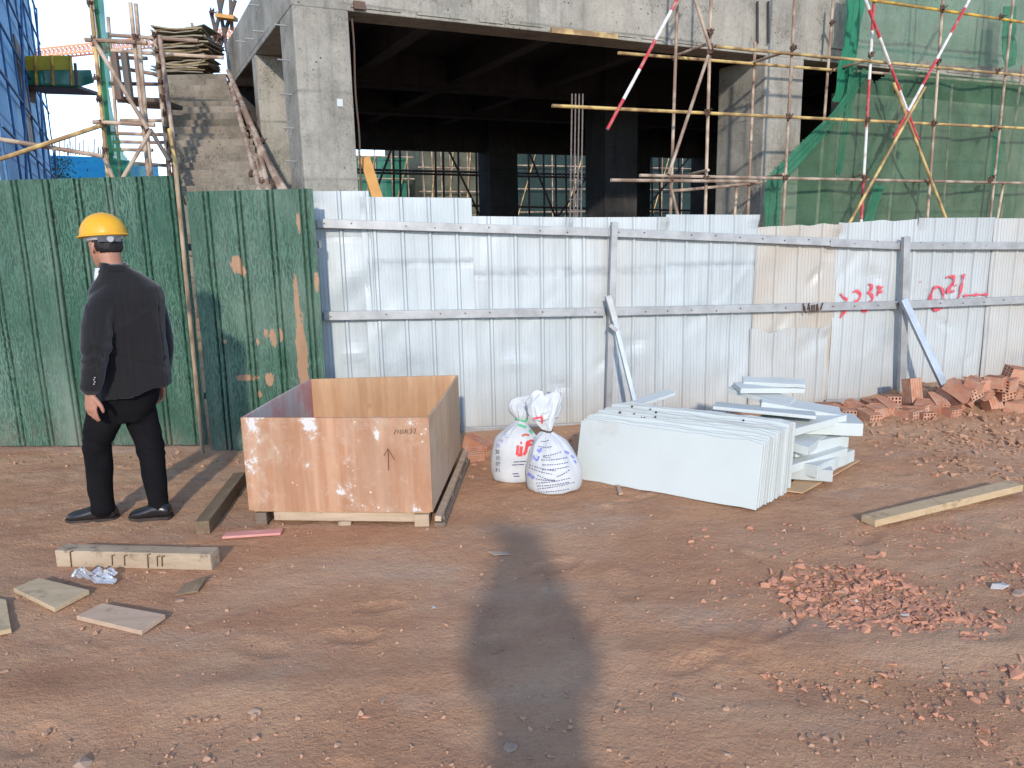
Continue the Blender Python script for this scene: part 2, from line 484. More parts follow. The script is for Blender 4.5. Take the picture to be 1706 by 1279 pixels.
MAT['brick2'] = make_brick('pale_fired_clay', (.55, .29, .185), (.45, .21, .13))
MAT['stone'] = simple('dusty_stone', (.42, .29, .21), (.30, .20, .14), 14, .9, 0, .4, .2)
MAT['pebble'] = simple('dirt_pebbles', (.46, .28, .185), (.33, .185, .12), 9, .95, 0, .3, .1)
MAT['chips'] = simple('brick_chips', (.52, .25, .155), (.40, .19, .12), 8, .95, 0, .3, .15)
MAT['clods'] = simple('dirt_clods', (.44, .25, .155), (.29, .16, .10), 9, .95, 0, .4, .1)
MAT['net'] = make_net('green_debris_net', (.15, .275, .165), .58, (.085, .175, .10))
MAT['net_pale'] = make_net('thin_green_net', (.20, .38, .26), .50, (.14, .29, .20))
MAT['net_dense'] = make_net('bunched_green_net', (.04, .29, .165), .93, (.025, .18, .10))
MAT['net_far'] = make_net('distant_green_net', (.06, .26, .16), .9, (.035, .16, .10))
MAT['pole'] = make_pole('rusty_scaffold_tube', (.50, .38, .27), (.42, .33, .25))
MAT['pole_yellow'] = make_pole('yellow_scaffold_tube', (.60, .42, .15), (.52, .38, .17))
MAT['pole_bright'] = make_pole('bright_yellow_tube', (.68, .42, .05), (.62, .38, .06))
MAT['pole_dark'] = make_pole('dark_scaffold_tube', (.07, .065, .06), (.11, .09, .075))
MAT['coupler'] = simple('rusty_coupler', (.13, .075, .05), (.07, .045, .035), 30, .8, .3, .2)
MAT['striped'] = make_striped()
MAT['rebar'] = simple('rebar_steel', (.23, .21, .20), (.16, .12, .10), 20, .7, .3, 0)
MAT['bamboo'] = make_wood('bamboo_board', (.22, .165, .095), (.36, .28, .17), .5)
MAT['bamboo2'] = make_wood('grey_bamboo_board', (.17, .145, .105), (.28, .245, .18), .5)
MAT['bamboo3'] = make_wood('dark_bamboo_board', (.12, .085, .05), (.22, .165, .095), .5)
MAT['timber_orange'] = simple('orange_board', (.56, .30, .10), (.46, .23, .07), 6)
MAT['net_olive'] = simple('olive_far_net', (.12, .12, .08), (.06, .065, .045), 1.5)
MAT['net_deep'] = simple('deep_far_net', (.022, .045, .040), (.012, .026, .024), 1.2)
MAT['net_dense2'] = make_net('folded_green_net', (.06, .24, .14), .80, (.035, .16, .09))
MAT['net_dense3'] = make_net('dark_gathered_net', (.035, .22, .11), .94, (.015, .11, .06))
MAT['mesh_pale'] = make_net('pale_safety_mesh', (.42, .48, .50), .28, (.3, .36, .38))
MAT['blue_sheet'] = make_grid_sheet()
MAT['blue_bright'] = simple('bright_blue_sheet', (.04, .40, .66), (.02, .30, .56), 1.2, .6, 0, .5, .3, (1, 1, 3))
MAT['pole_blue'] = make_pole('pole_under_blue_net', (.05, .14, .29), (.07, .18, .33), (.04, .09, .18))
MAT['platform_yellow'] = simple('yellow_platform_paint', (.62, .48, .06), (.50, .37, .05), 3)
MAT['crane_orange'] = simple('faded_orange_paint', (.75, .34, .16), (.72, .40, .24), 3)
MAT['leaf'] = simple('small_leaves', (.10, .14, .05), (.06, .09, .03), 5)
MAT['rail_blue'] = simple('blue_grey_brace_steel', (.40, .44, .48), (.30, .33, .36), 7, .45, .4, .1, .5)
MAT['sack'] = simple('woven_white_sack', (.52, .53, .53), (.43, .44, .45), 7, .55, 0, .25, .4)
MAT['grey_stone'] = simple('pale_grey_stone', (.50, .46, .42), (.36, .33, .30), 14, .9, 0, .4, .2)
MAT['plastic'] = simple('clear_plastic', (.60, .60, .62), (.42, .40, .40), 12, .25, 0, .3, .6)
_pb = MAT['plastic'].node_tree.nodes['Principled BSDF']; _pb.inputs['Transmission Weight'].default_value = .5
MAT['skin'] = simple('skin', (.38, .185, .12), (.31, .14, .09), 9, .55, 0, .1, .4)
MAT['hair'] = simple('black_hair', (.02, .016, .014), (.01, .008, .008), 40, .6, 0, .3)
MAT['suit'] = make_suit('dark_suit_cloth', (.0100, .0093, .0102), (.0150, .0140, .0155))
MAT['trousers'] = simple('black_trouser_cloth', (.007, .006, .007), (.004, .0035, .0045), 6, .9, 0, .1, .15)
MAT['shoe'] = simple('black_leather', (.012, .011, .012), (.02, .018, .018), 8, .32, 0, .06, .5)
MAT['sole'] = simple('shoe_sole', (.03, .025, .022), (.07, .05, .04), 12, .85)
MAT['button'] = simple('grey_button', (.35, .34, .34), (.25, .24, .24), 5, .4, 0, 0)
MAT['shirt'] = simple('white_shirt', (.58, .58, .57), (.5, .5, .5), 5, .8)
MAT['helmet'] = make_helmet()
MAT['band'] = simple('grey_helmet_band', (.42, .42, .44), (.34, .34, .36), 8, .5, 0, 0)
MAT['band_dark'] = simple('dark_helmet_band', (.10, .10, .11), (.07, .07, .08), 8, .5, 0, 0)

# ------------------------------------------------------------------ mesh builder
def V(p): return np.array(p, float)
class M:
    def __init__(s):
        s.v, s.f, s.n = [], [], 0
    def add(s, verts, faces):
        verts = np.asarray(verts, float).reshape(-1, 3)
        s.v.append(verts)
        s.f += [tuple(i + s.n for i in f) for f in faces]
        s.n += len(verts)
    def box(s, c, size, rot=None):
        h = V(size) / 2
        p = np.array([[x, y, z] for x in (-1, 1) for y in (-1, 1) for z in (-1, 1)]) * h
        if rot is not None: p = p @ np.array(rot).T
        s.add(p + V(c), BOXF)
    def hexa(s, p8):                                   # bottom ring of four then top ring of four, counter-clockwise from above
        s.add(p8, [(3, 2, 1, 0), (4, 5, 6, 7), (0, 1, 5, 4), (1, 2, 6, 5), (2, 3, 7, 6), (3, 0, 4, 7)])
    def bar(s, a, b, w, h, up=(0, 0, 1)):              # beam a->b, w across, h along up
        a, b = V(a), V(b); d = b - a; L = np.linalg.norm(d); d = d / L
        side = np.cross(d, V(up)); side /= np.linalg.norm(side); u = np.cross(side, d)
        s.box((a + b) / 2, (L, w, h), np.stack([d, side, u], 1))
    def tube(s, a, b, r, n=8, r2=None):
        a, b = V(a), V(b); d = b - a; d /= np.linalg.norm(d)
        k = V((0, 0, 1)) if abs(d[2]) < .9 else V((1, 0, 0))
        x = np.cross(d, k); x /= np.linalg.norm(x); y = np.cross(d, x)
        t = np.linspace(0, 2 * math.pi, n, endpoint=False)
        c = np.outer(np.cos(t), x) + np.outer(np.sin(t), y)
        r2 = r if r2 is None else r2
        s.add(np.concatenate([a + c * r, b + c * r2]),
              [(i, (i + 1) % n, n + (i + 1) % n, n + i) for i in range(n)] + [tuple(range(n))[::-1], tuple(range(n, 2 * n))])
    def loft(s, rings, cap=True):
        rings = [np.asarray(r, float) for r in rings]; n = len(rings[0]); fs = []
        for i in range(len(rings) - 1):
            for j in range(n):
                k = (j + 1) % n
                fs.append((i * n + j, i * n + k, (i + 1) * n + k, (i + 1) * n + j))
        if cap:
            fs.append(tuple(range(n))[::-1]); fs.append(tuple(range((len(rings) - 1) * n, len(rings) * n)))
        s.add(np.concatenate(rings), fs)
    def prism(s, poly, off):                           # polygon extruded by vector off
        p = np.asarray(poly, float); n = len(p)
        s.add(np.concatenate([p, p + V(off)]), [tuple(range(n))[::-1], tuple(range(n, 2 * n))] +
              [(i, (i + 1) % n, n + (i + 1) % n, n + i) for i in range(n)])
    def ellipsoid(s, c, axes, n=14, m=9):
        ax = np.array(axes, float)                     # three row vectors, already scaled
        rings = []
        for i in range(1, m):
            t = math.pi * i / m
            ph = np.linspace(0, 2 * math.pi, n, endpoint=False)
            rings.append(V(c) + np.outer(np.sin(t) * np.cos(ph), ax[0]) + np.outer(np.sin(t) * np.sin(ph), ax[1]) + math.cos(t) * ax[2])
        s.loft(rings)
    def arrays(s):
        return np.concatenate(s.v), s.f
BOXF = [(0, 1, 3, 2), (4, 6, 7, 5), (0, 4, 5, 1), (2, 3, 7, 6), (0, 2, 6, 4), (1, 5, 7, 3)]

def fix_normals(me):
    bm = bmesh.new(); bm.from_mesh(me)
    bmesh.ops.recalc_face_normals(bm, faces=bm.faces)
    bm.to_mesh(me); bm.free()

def mesh_of(name, mb, mat, origin=(0, 0, 0), smooth=False, attrs=None, fix=True):
    v, f = mb.arrays() if isinstance(mb, M) else mb
    me = bpy.data.meshes.new(name)
    me.from_pydata((np.asarray(v) - V(origin)).tolist(), [], f)
    if fix: fix_normals(me)
    if mat is not None: me.materials.append(mat)
    if smooth:
        me.polygons.foreach_set('use_smooth', [True] * len(me.polygons))
    for k, a in (attrs or {}).items():
        at_ = me.attributes.new(k, 'FLOAT', 'POINT'); at_.data.foreach_set('value', np.asarray(a, np.float32))
    me.update()
    return me

def tag(o, label=None, cat=None, group=None, kind=None):
    for k, v in (('label', label), ('category', cat), ('group', group), ('kind', kind)):
        if v: o[k] = v
    return o

def thing(name, label, cat, loc=(0, 0, 0), group=None):
    o = bpy.data.objects.new(name, None); COL.objects.link(o)
    o.location = tuple(float(c) for c in loc); o.empty_display_size = .1
    o['base'] = tuple(float(c) for c in loc)
    return tag(o, label, cat, group)

def world_of(o):
    p = V((0, 0, 0))
    while o is not None:
        p = p + V(o.location); o = o.parent
    return p

def part(name, mb, mat, parent, smooth=False, attrs=None, label=None, kind=None, fix=True, bevel=0):
    o0 = world_of(parent) if parent is not None else V((0, 0, 0))
    me = mesh_of(name, mb, mat, o0, smooth, attrs, fix)
    o = bpy.data.objects.new(name, me); COL.objects.link(o)
    if parent is not None: o.parent = parent
    if bevel:
        b = o.modifiers.new('bevel', 'BEVEL'); b.width = bevel; b.segments = 2; b.limit_method = 'ANGLE'
    tag(o, label, None, None, kind)
    return o

def solo(name, mb, mat, label, cat, group=None, smooth=False, attrs=None, bevel=0, origin=None):   # a thing that is one mesh
    v, f = mb.arrays() if isinstance(mb, M) else mb
    if origin is None:
        mn, mx = v.min(0), v.max(0); origin = V(((mn[0] + mx[0]) / 2, (mn[1] + mx[1]) / 2, mn[2]))
    me = mesh_of(name, (v, f), mat, origin, smooth, attrs)
    o = bpy.data.objects.new(name, me); COL.objects.link(o); o.location = tuple(origin)
    if bevel:
        b = o.modifiers.new('bevel', 'BEVEL'); b.width = bevel; b.segments = 2; b.limit_method = 'ANGLE'
    return tag(o, label, cat, group)

def structure(name, mb, mat, kind='structure', **kw):
    o = part(name, mb, mat, None, **kw); o['kind'] = kind
    return o

_cyl = {}
def pole_obj(name, a, b, r, mat, parent, stripes=0, n=8):     # shared unit tube, placed by its matrix
    key = (mat.name, n)
    if key not in _cyl:
        mb = M(); mb.tube((0, 0, 0), (0, 0, 1), 1.0, n)
        _cyl[key] = mesh_of('tube', mb, mat, smooth=False)
    o = bpy.data.objects.new(name, _cyl[key]); COL.objects.link(o)
    a, b = Vector(a), Vector(b); d = b - a
    base = Vector(world_of(parent)) if parent is not None else Vector((0, 0, 0))
    q = d.to_track_quat('Z', 'Y')
    o.rotation_mode = 'QUATERNION'; o.rotation_quaternion = q
    o.location = a - base; o.scale = (r, r, d.length)
    o.parent = parent
    if stripes: o['stripes'] = float(stripes)
    return o
_cpl = None
def coupler(p, parent, s=.085, rot=0.0):
    global _cpl
    if _cpl is None:
        mb = M(); mb.box((0, 0, 0), (.9, .8, .62)); mb.box((.25, -.35, .3), (.35, .5, .5)); mb.tube((-.3, -.2, -.75), (-.3, -.2, .75), .16, 6)
        mb.tube((.5, .1, .1), (1.0, -.2, .35), .12, 6)
        _cpl = mesh_of('coupler', mb, MAT['coupler'])
    o = bpy.data.objects.new('coupler', _cpl); COL.objects.link(o); o.parent = parent
    o.location = Vector(V(p) - world_of(parent)); o.scale = (s, s, s)
    o.rotation_euler = (random.uniform(-.4, .4), random.uniform(-.4, .4), rot + random.uniform(-.5, .5))
    return o

def remesh_blob(name, mb, voxel, mat, parent, smooth_it=6, factor=.5, disp=None):
    v, f = mb.arrays()
    me = bpy.data.meshes.new('tmp'); me.from_pydata(v.tolist(), [], f); fix_normals(me)
    o = bpy.data.objects.new('tmp', me); COL.objects.link(o)
    r = o.modifiers.new('r', 'REMESH'); r.mode = 'VOXEL'; r.voxel_size = voxel; r.adaptivity = 0
    s = o.modifiers.new('s', 'SMOOTH'); s.iterations = smooth_it; s.factor = factor
    dg = bpy.context.evaluated_depsgraph_get(); dg.update()
    m2 = bpy.data.meshes.new_from_object(o.evaluated_get(dg))
    bpy.data.objects.remove(o); bpy.data.meshes.remove(me)
    n = len(m2.vertices); co = np.empty(n * 3); m2.vertices.foreach_get('co', co); co = co.reshape(-1, 3)
    if disp is not None:
        no = np.empty(n * 3); m2.vertices.foreach_get('normal', no); no = no.reshape(-1, 3)
        co = co + no * disp(co)[:, None]
    fs = [tuple(p.vertices) for p in m2.polygons]
    bpy.data.meshes.remove(m2)
    if parent == 'raw': return co, fs
    return part(name, (co, fs), mat, parent, smooth=True, fix=False)

def catmull(P, k=4):
    P = np.asarray(P, float); out = []
    Q = np.vstack([2 * P[0] - P[1], P, 2 * P[-1] - P[-2]])
    for i in range(1, len(Q) - 2):
        for t in np.linspace(0, 1, k, endpoint=False):
            a, b, c, d = Q[i - 1], Q[i], Q[i + 1], Q[i + 2]
            out.append(.5 * (2 * b + (c - a) * t + (2 * a - 5 * b + 4 * c - d) * t * t + (3 * b - a - 3 * c + d) * t ** 3))
    out.append(P[-1])
    return np.array(out)
def limb(mb, pts, radii, n=14, k=5, flat=None, flat_axis=None):
    """tapered tube; flat<1 squeezes it along flat_axis"""
    D = np.column_stack([np.asarray(pts, float), np.asarray(radii, float)])
    D = catmull(D, k); P, R = D[:, :3], np.maximum(D[:, 3], .002)
    T = np.gradient(P, axis=0); T /= np.linalg.norm(T, axis=1)[:, None]
    ref = V((0, 1, 0)) if abs(T[0][1]) < .8 else V((1, 0, 0))
    if flat_axis is not None: ref = V(flat_axis)
    rings = []
    ang = np.linspace(0, 2 * math.pi, n, endpoint=False)
    for i in range(len(P)):
        x = ref - T[i] * np.dot(ref, T[i]); x /= np.linalg.norm(x); y = np.cross(T[i], x)
        fl = flat if flat else 1.0
        rings.append(P[i] + R[i] * (np.outer(np.cos(ang), x) * fl + np.outer(np.sin(ang), y)))
        if i == 0:
            rings.insert(0, P[0] - T[0] * R[0] * .55 + .55 * (rings[0] - P[0]))
    rings.append(P[-1] + T[-1] * R[-1] * .55 + .55 * (rings[-1] - P[-1]))
    mb.loft(rings)
def ring(c, a_vec, b_vec, n=24, e=2.3, tilt=None):
    t = np.linspace(0, 2 * math.pi, n, endpoint=False)
    cx = np.sign(np.cos(t)) * np.abs(np.cos(t)) ** (2 / e); sy = np.sign(np.sin(t)) * np.abs(np.sin(t)) ** (2 / e)
    p = V(c) + np.outer(cx, V(a_vec)) + np.outer(sy, V(b_vec))
    if tilt is not None: p[:, 2] += cx * tilt
    return p

# ================================================================== GROUND
def axis(lo, hi, step, far, grow=1.25):
    mid = np.arange(lo, hi + step / 2, step)
    out = []; d = step; x = hi
    while x < far: d *= grow; x += d; out.append(x)
    left = []; d = step; x = lo
    while x > -far: d *= grow; x -= d; left.append(x)
    return np.concatenate([left[::-1], mid, out])
gx = axis(-3.6, 5.4, .021, 900)
gy = axis(1.5, 7.4, .021, 900)
XX, YY = np.meshgrid(gx, gy, indexing='ij')
near = sstep(14, 9, np.hypot(XX, YY - 3))
ZZ = ground_z(XX, YY)
rough = .0085 * vn3(XX * 11, YY * 11) + .006 * vn4(XX * 23, YY * 23) + .0035 * vn1(XX * 47, YY * 47)
clump = sstep(-.2, .8, vn2(XX * .8 + 3, YY * .8)) * .8 + .35
right = sstep(.5, 2.5, XX) * .7 + .55
ZZ = ZZ + rough * clump * right * near
_fr = np.random.default_rng(77)
for _k in range(70):                                   # trodden hollows and heel marks
    fx_, fy_ = _fr.uniform(-2.6, 4.0), _fr.uniform(1.7, 5.0); fa_ = _fr.uniform(0, 3.14); L_, W_ = _fr.uniform(.07, .16), _fr.uniform(.035, .07)
    u_ = (XX - fx_) * math.cos(fa_) + (YY - fy_) * math.sin(fa_); w_ = -(XX - fx_) * math.sin(fa_) + (YY - fy_) * math.cos(fa_)
    r2_ = (u_ / L_) ** 2 + (w_ / W_) ** 2
    ZZ = ZZ - near * _fr.uniform(.004, .012) * np.exp(-r2_ ** 2) + near * .004 * np.exp(-((r2_ - 1.7) / .6) ** 2)
rut = 1.7 * np.exp(-((YY - 2.55 - .12 * np.sin(XX * 1.3)) / .12) ** 2) * .012 - np.exp(-((YY - 2.3 - .12 * np.sin(XX * 1.3)) / .12) ** 2) * .008
ZZ = ZZ + rut * near * (.6 + .4 * vn1(XX * 3, YY * 3))
far = sstep(9, 40, np.hypot(XX, YY))
ZZ = ZZ * (1 - far) - .02 * far
nx, ny = len(gx), len(gy)
gv = np.column_stack([XX.ravel(), YY.ravel(), ZZ.ravel()])
ii, jj = np.meshgrid(np.arange(nx - 1), np.arange(ny - 1), indexing='ij')
q = np.stack([ii * ny + jj, (ii + 1) * ny + jj, (ii + 1) * ny + jj + 1, ii * ny + jj + 1], -1).reshape(-1, 4)
gm = bpy.data.meshes.new('ground')
gm.vertices.add(len(gv)); gm.vertices.foreach_set('co', gv.ravel())
gm.loops.add(q.size); gm.loops.foreach_set('vertex_index', q.ravel().astype(np.int32))
gm.polygons.add(len(q)); gm.polygons.foreach_set('loop_start', np.arange(0, q.size, 4, dtype=np.int32))
gm.polygons.foreach_set('use_smooth', np.ones(len(q), bool))
gm.update(calc_edges=True); gm.materials.append(MAT['ground'])
go = bpy.data.objects.new('ground', gm); COL.objects.link(go); go['kind'] = 'structure'

# ================================================================== CONCRETE FRAME BUILDING
BA = math.radians(26.5)
BU = V((math.cos(BA), math.sin(BA), 0)); BV = V((-math.sin(BA), math.cos(BA), 0))
BO = at(507, 300, 11.0); BO[2] = 0
def bp(u, v, z): return BO + BU * u + BV * v + V((0, 0, z))
def uvz(px, py, vv):
    P = onp(px, py, BO + BV * vv, BV)
    return float((P - BO) @ BU), float(P[2])
def onv(px, py, vv): return onp(px, py, BO + BV * vv, BV)
def bbox(mb, u0, u1, v0, v1, z0, z1):
    mb.hexa([bp(u0, v0, z0), bp(u1, v0, z0), bp(u1, v1, z0), bp(u0, v1, z0), bp(u0, v0, z1), bp(u1, v0, z1), bp(u1, v1, z1), bp(u0, v1, z1)])
    return mb
BT = thing('concrete_building', 'unfinished grey concrete frame building with dark open ground floor behind the fences', 'building', BO)
cc, cd = MAT['concrete'], MAT['concrete_shade']
ZB, ZT = 4.57, 5.42
part('corner_column', bbox(M(), 0, .76, 0, .9, 0, ZB), cc, BT, bevel=.02)
part('column', bbox(M(), 8.42, 9.36, 0, 1.25, 0, ZB), cc, BT, bevel=.02)
part('column', bbox(M(), 17.3, 18.2, 0, 1.25, 0, ZB), cc, BT, bevel=.02)
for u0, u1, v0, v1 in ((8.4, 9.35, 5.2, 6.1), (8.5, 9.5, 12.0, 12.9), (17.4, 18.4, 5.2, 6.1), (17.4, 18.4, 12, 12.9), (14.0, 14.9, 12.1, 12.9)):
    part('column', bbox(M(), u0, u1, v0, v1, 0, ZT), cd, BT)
mb = bbox(M(), -.003, 26, .02, .55, ZB, 6.6); fb = part('front_beam', mb, cc, BT, bevel=.015)
# formwork lip and drips along the beam's lower edge
u = .8
while u < 17:
    L = random.uniform(.3, 1.6)
    if random.random() < .7: part('formwork_lip', bbox(M(), u, u + L, .0, .018, ZB + .03 + random.uniform(0, .03), ZB + .075 + random.uniform(0, .05)), cc, BT)
    u += L + random.uniform(.05, .4)
part('side_beam', bbox(M(), 0, .5, .553, 6.55, ZB + .004, ZT), cc, BT, bevel=.015)
part('side_wall', bbox(M(), .003, 1.5, 3.15, 3.5, 0, ZB), cc, BT, bevel=.01)
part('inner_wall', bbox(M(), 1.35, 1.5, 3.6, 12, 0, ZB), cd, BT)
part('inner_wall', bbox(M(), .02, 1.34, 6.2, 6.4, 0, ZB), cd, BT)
part('floor_slab', bbox(M(), .02, 26, .1, 13, .02, .5), MAT['mud_floor_shade'], BT)
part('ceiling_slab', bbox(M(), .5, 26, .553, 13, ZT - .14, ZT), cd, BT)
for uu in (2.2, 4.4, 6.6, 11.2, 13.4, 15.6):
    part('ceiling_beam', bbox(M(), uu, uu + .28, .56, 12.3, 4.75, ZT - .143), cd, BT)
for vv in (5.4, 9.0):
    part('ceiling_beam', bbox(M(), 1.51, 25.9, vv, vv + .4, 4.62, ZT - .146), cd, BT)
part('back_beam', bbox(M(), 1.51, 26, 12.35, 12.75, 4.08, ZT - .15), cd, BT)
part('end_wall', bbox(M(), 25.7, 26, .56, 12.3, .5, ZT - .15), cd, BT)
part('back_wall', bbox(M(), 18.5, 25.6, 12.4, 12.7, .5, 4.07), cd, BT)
# infill wall of the right bay, seen through the nets
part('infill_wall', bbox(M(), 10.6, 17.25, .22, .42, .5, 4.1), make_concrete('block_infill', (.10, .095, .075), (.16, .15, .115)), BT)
part('pilaster', bbox(M(), 10.05, 10.6, -.02, .2, ZB + .25, 6.6), cc, BT)
# tie wire ends sticking out of the column's left face and a small plate on its front
mb = M()
for z in (2.6, 3.05, 3.5, 3.95, 4.4):
    mb.tube(bp(.0, .42, z), bp(-.16, .40, z), .012, 5)
part('tie_rod', mb, MAT['rail'], BT)
mb = M()
for z, v in ((4.72, 2.2), (4.8, 3.1), (4.95, 4.0), (5.05, 1.2), (5.15, 2.4)):
    mb.tube(bp(.0, v, z), bp(-.16, v, z), .012, 5)
part('tie_rod', mb, MAT['rail'], BT)
P = onv(566, 171, 0)
uu, zz = uvz(566, 171, 0)
part('survey_plate', bbox(M(), uu - .04, uu + .04, -.012, -.001, zz - .05, zz + .05), MAT['white_panel'], BT)
uu, zz = uvz(600, 10, 0)
part('steel_plate', bbox(M(), uu - .1, uu + .06, -.05, -.004, zz - .05, zz + .05), MAT['pole_dark'], BT)
# hanging cable beside the corner column
mb = M()
for k in range(14):
    z0, z1 = 4.5 - k * .2, 4.5 - (k + 1) * .2
    mb.tube(bp(.84 + .01 * math.sin(k), .12, z0), bp(.84 + .01 * math.sin(k + 1), .12, z1), .013, 5)
part('cable', mb, MAT['pole_dark'], BT)
for px in (1262, 1280):                                # pipes that run up the beam face
    a = onv(px, 2, -.03); b = onv(px, 72, -.03)
    mb = M(); mb.tube(a, b, .022, 6); part('conduit', mb, cd, BT)
for z in (1.9, 2.9, 3.35):                             # formwork joints of the right column, real recess edges
    pass
# plank leaning at the corner column
a, b = onv(607, 262, .35), onv(632, 340, .2)
mb = M(); mb.bar(a, b, .16, .03, BV)
solo('wooden_plank', mb, MAT['timber_orange'], 'orange wooden plank leaning inside the dark opening beside the corner column', 'plank')
mb = M(); a, b = onv(918, 50, -.06), onv(1028, 61, -.06); mb.bar(a, b, .05, .08)
solo('yellow_batten', mb, MAT['pole_yellow'], 'yellow timber batten fixed along the lower edge of the concrete beam', 'batten')
# column starter bars standing in the opening
rb = thing('starter_bars', 'four thin upright steel reinforcing bars standing in the dark opening', 'rebar', bp(4.2, 1.2, .5))
for px in (953, 959, 965, 971):
    a = onv(px - 3, 356, 1.2); b = onv(px, 156, 1.2); a = a + (a - b) * .6
    mb = M(); mb.tube(a, b, .014, 6); part('bar', mb, MAT['rebar'], rb)
mb = M()
for py in (282, 300, 316, 332, 350):
    a = onv(948, py, 1.2); b = onv(970, py + random.uniform(-3, 3), 1.2); mb.tube(a, b, .008, 5)
part('stirrup', mb, MAT['rebar'], rb)

# ------------------------------------------------------------------ far structures seen through the building
def far_block(name, label, u0, u1, v, z1, mat, cols, rows, group=None):
    T = thing(name, label, 'building', bp((u0 + u1) / 2, v, 0), group)
    mb = bbox(M(), u0, u1, v, v + 6, 0, z1)
    part('netted_wall', mb, mat, T)
    for i in range(cols + 1):
        u = u0 + (u1 - u0) * i / cols
        pole_obj('standard', bp(u, v - .3, 0), bp(u, v - .3, z1 + .8), .035, MAT['pole'], T)
    for j in range(1, rows + 1):
        z = z1 * j / rows
        pole_obj('ledger', bp(u0 - .3, v - .34, z), bp(u1 + .3, v - .34, z), .035, MAT['pole'], T)
    for i in range(0, cols, 2):
        u = u0 + (u1 - u0) * i / cols
        pole_obj('brace', bp(u, v - .38, 0), bp(u + (u1 - u0) / cols * 2, v - .38, z1), .035, MAT['pole_yellow'], T)
    return T
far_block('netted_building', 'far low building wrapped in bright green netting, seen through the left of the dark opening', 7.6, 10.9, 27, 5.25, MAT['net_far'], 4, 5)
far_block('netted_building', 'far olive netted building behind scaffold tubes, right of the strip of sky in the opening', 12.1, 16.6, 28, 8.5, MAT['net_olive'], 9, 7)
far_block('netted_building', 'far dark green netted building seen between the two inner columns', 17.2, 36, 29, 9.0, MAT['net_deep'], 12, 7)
# falsework just behind the building, tubes coloured dark to give a backlit silhouette
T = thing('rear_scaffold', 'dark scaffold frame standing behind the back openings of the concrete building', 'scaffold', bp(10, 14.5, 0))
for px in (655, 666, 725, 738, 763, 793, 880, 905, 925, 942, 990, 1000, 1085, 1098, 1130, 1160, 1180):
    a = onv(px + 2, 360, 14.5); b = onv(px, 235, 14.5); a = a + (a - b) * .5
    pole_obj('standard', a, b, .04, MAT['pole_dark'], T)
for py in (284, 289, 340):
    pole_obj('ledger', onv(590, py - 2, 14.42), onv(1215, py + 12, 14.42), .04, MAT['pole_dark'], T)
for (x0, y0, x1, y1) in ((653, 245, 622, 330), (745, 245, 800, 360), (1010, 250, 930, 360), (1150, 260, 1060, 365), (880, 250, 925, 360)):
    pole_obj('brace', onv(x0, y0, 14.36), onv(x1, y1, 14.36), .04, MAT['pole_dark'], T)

# ================================================================== FACADE SCAFFOLD (right)
SV = -1.0
FS = thing('facade_scaffold', 'tube scaffold of rusty and yellow poles along the right of the concrete building', 'scaffold', bp(9, SV, 0))
R_ = .026
def pole_px(name, x0, y0, x1, y1, v, mat, ext0=0, ext1=0, r=R_, stripes=0, par=None):
    a, b = onv(x0, y0, v), onv(x1, y1, v); d = b - a
    a = a - d * ext0; b = b + d * ext1
    return pole_obj(name, a, b, r, MAT[mat], par or FS, stripes)
outer = [(1128, 20, 1117, 355, 'pole', -.62), (1184, 20, 1175, 355, 'pole', SV), (1324, 0, 1305, 360, 'pole', SV), (1571, 0, 1545, 362, 'pole', SV), (1688, 0, 1650, 362, 'pole', SV), (1672, 305, 1662, 362, 'pole', SV), (1800, 0, 1756, 362, 'pole', SV)]
for x0, y0, x1, y1, m_, v in outer:
    up = onv(x0, y0, v); dn = onv(x1, y1, v)
    e0 = (6.4 - up[2]) / (up[2] - dn[2]); e1 = dn[2] / (up[2] - dn[2])
    if x0 == 1672: e0 = 0
    pole_px('standard', x0, y0, x1, y1, v, m_, e0, e1)
up = onv(1456, 0, SV); dn = onv(1435, 365, SV)
pole_px('standard', 1456, 0, 1435, 365, SV, 'striped', .3, dn[2] / (up[2] - dn[2]), stripes=4)
IV = -.28
for x0, y0, x1, y1 in ((1258, 70, 1246, 357), (1228, 300, 1224, 360), (1388, 0, 1372, 215), (1502, 140, 1480, 365), (1586, 140, 1570, 365), (1704, 110, 1672, 330)):
    up = onv(x0, y0, IV); dn = onv(x1, y1, IV)
    pole_px('standard', x0, y0, x1, y1, IV, 'pole', 0, dn[2] / max(up[2] - dn[2], .1))
# ledgers
def ledger(x0, y0, x1, y1, v, mat, ext=.0): return pole_px('ledger', x0, y0, x1, y1, v, mat, 0, ext)
OL = SV - .052
ledger(920, 176, 1720, 214, OL, 'pole_yellow', .05)
ledger(1018, 300, 1260, 302, OL - .05, 'pole')
ledger(1066, 292, 1720, 305, OL, 'pole', .05)
ledger(1180, 76, 1720, 127, OL, 'pole_yellow', .05)
ledger(1030, 88, 1395, 117, IV - .055, 'pole_yellow')
ledger(1395, 116, 1720, 142, IV - .055, 'pole', .05)
ledger(1452, 0, 1720, 39, OL, 'pole_bright', .05)
ledger(1120, 318, 1270, 304, IV - .05, 'pole')
# transoms between the two rows
for x, y in ((1127, 92), (1250, 105), (1388, 116)):
    a = onv(x, y, IV); pole_obj('transom', a, a - BV * .72 + V((0, 0, .02)), R_ * .9, MAT['pole'], FS)
for x, y, L in ((1305, 290, .9), (1180, 283, .9), (1440, 290, .5), (1545, 300, .7)):
    a = onv(x, y, SV - .1); pole_obj('transom', a, a + BV * L + BU * .35, R_ * .9, MAT['pole'], FS)
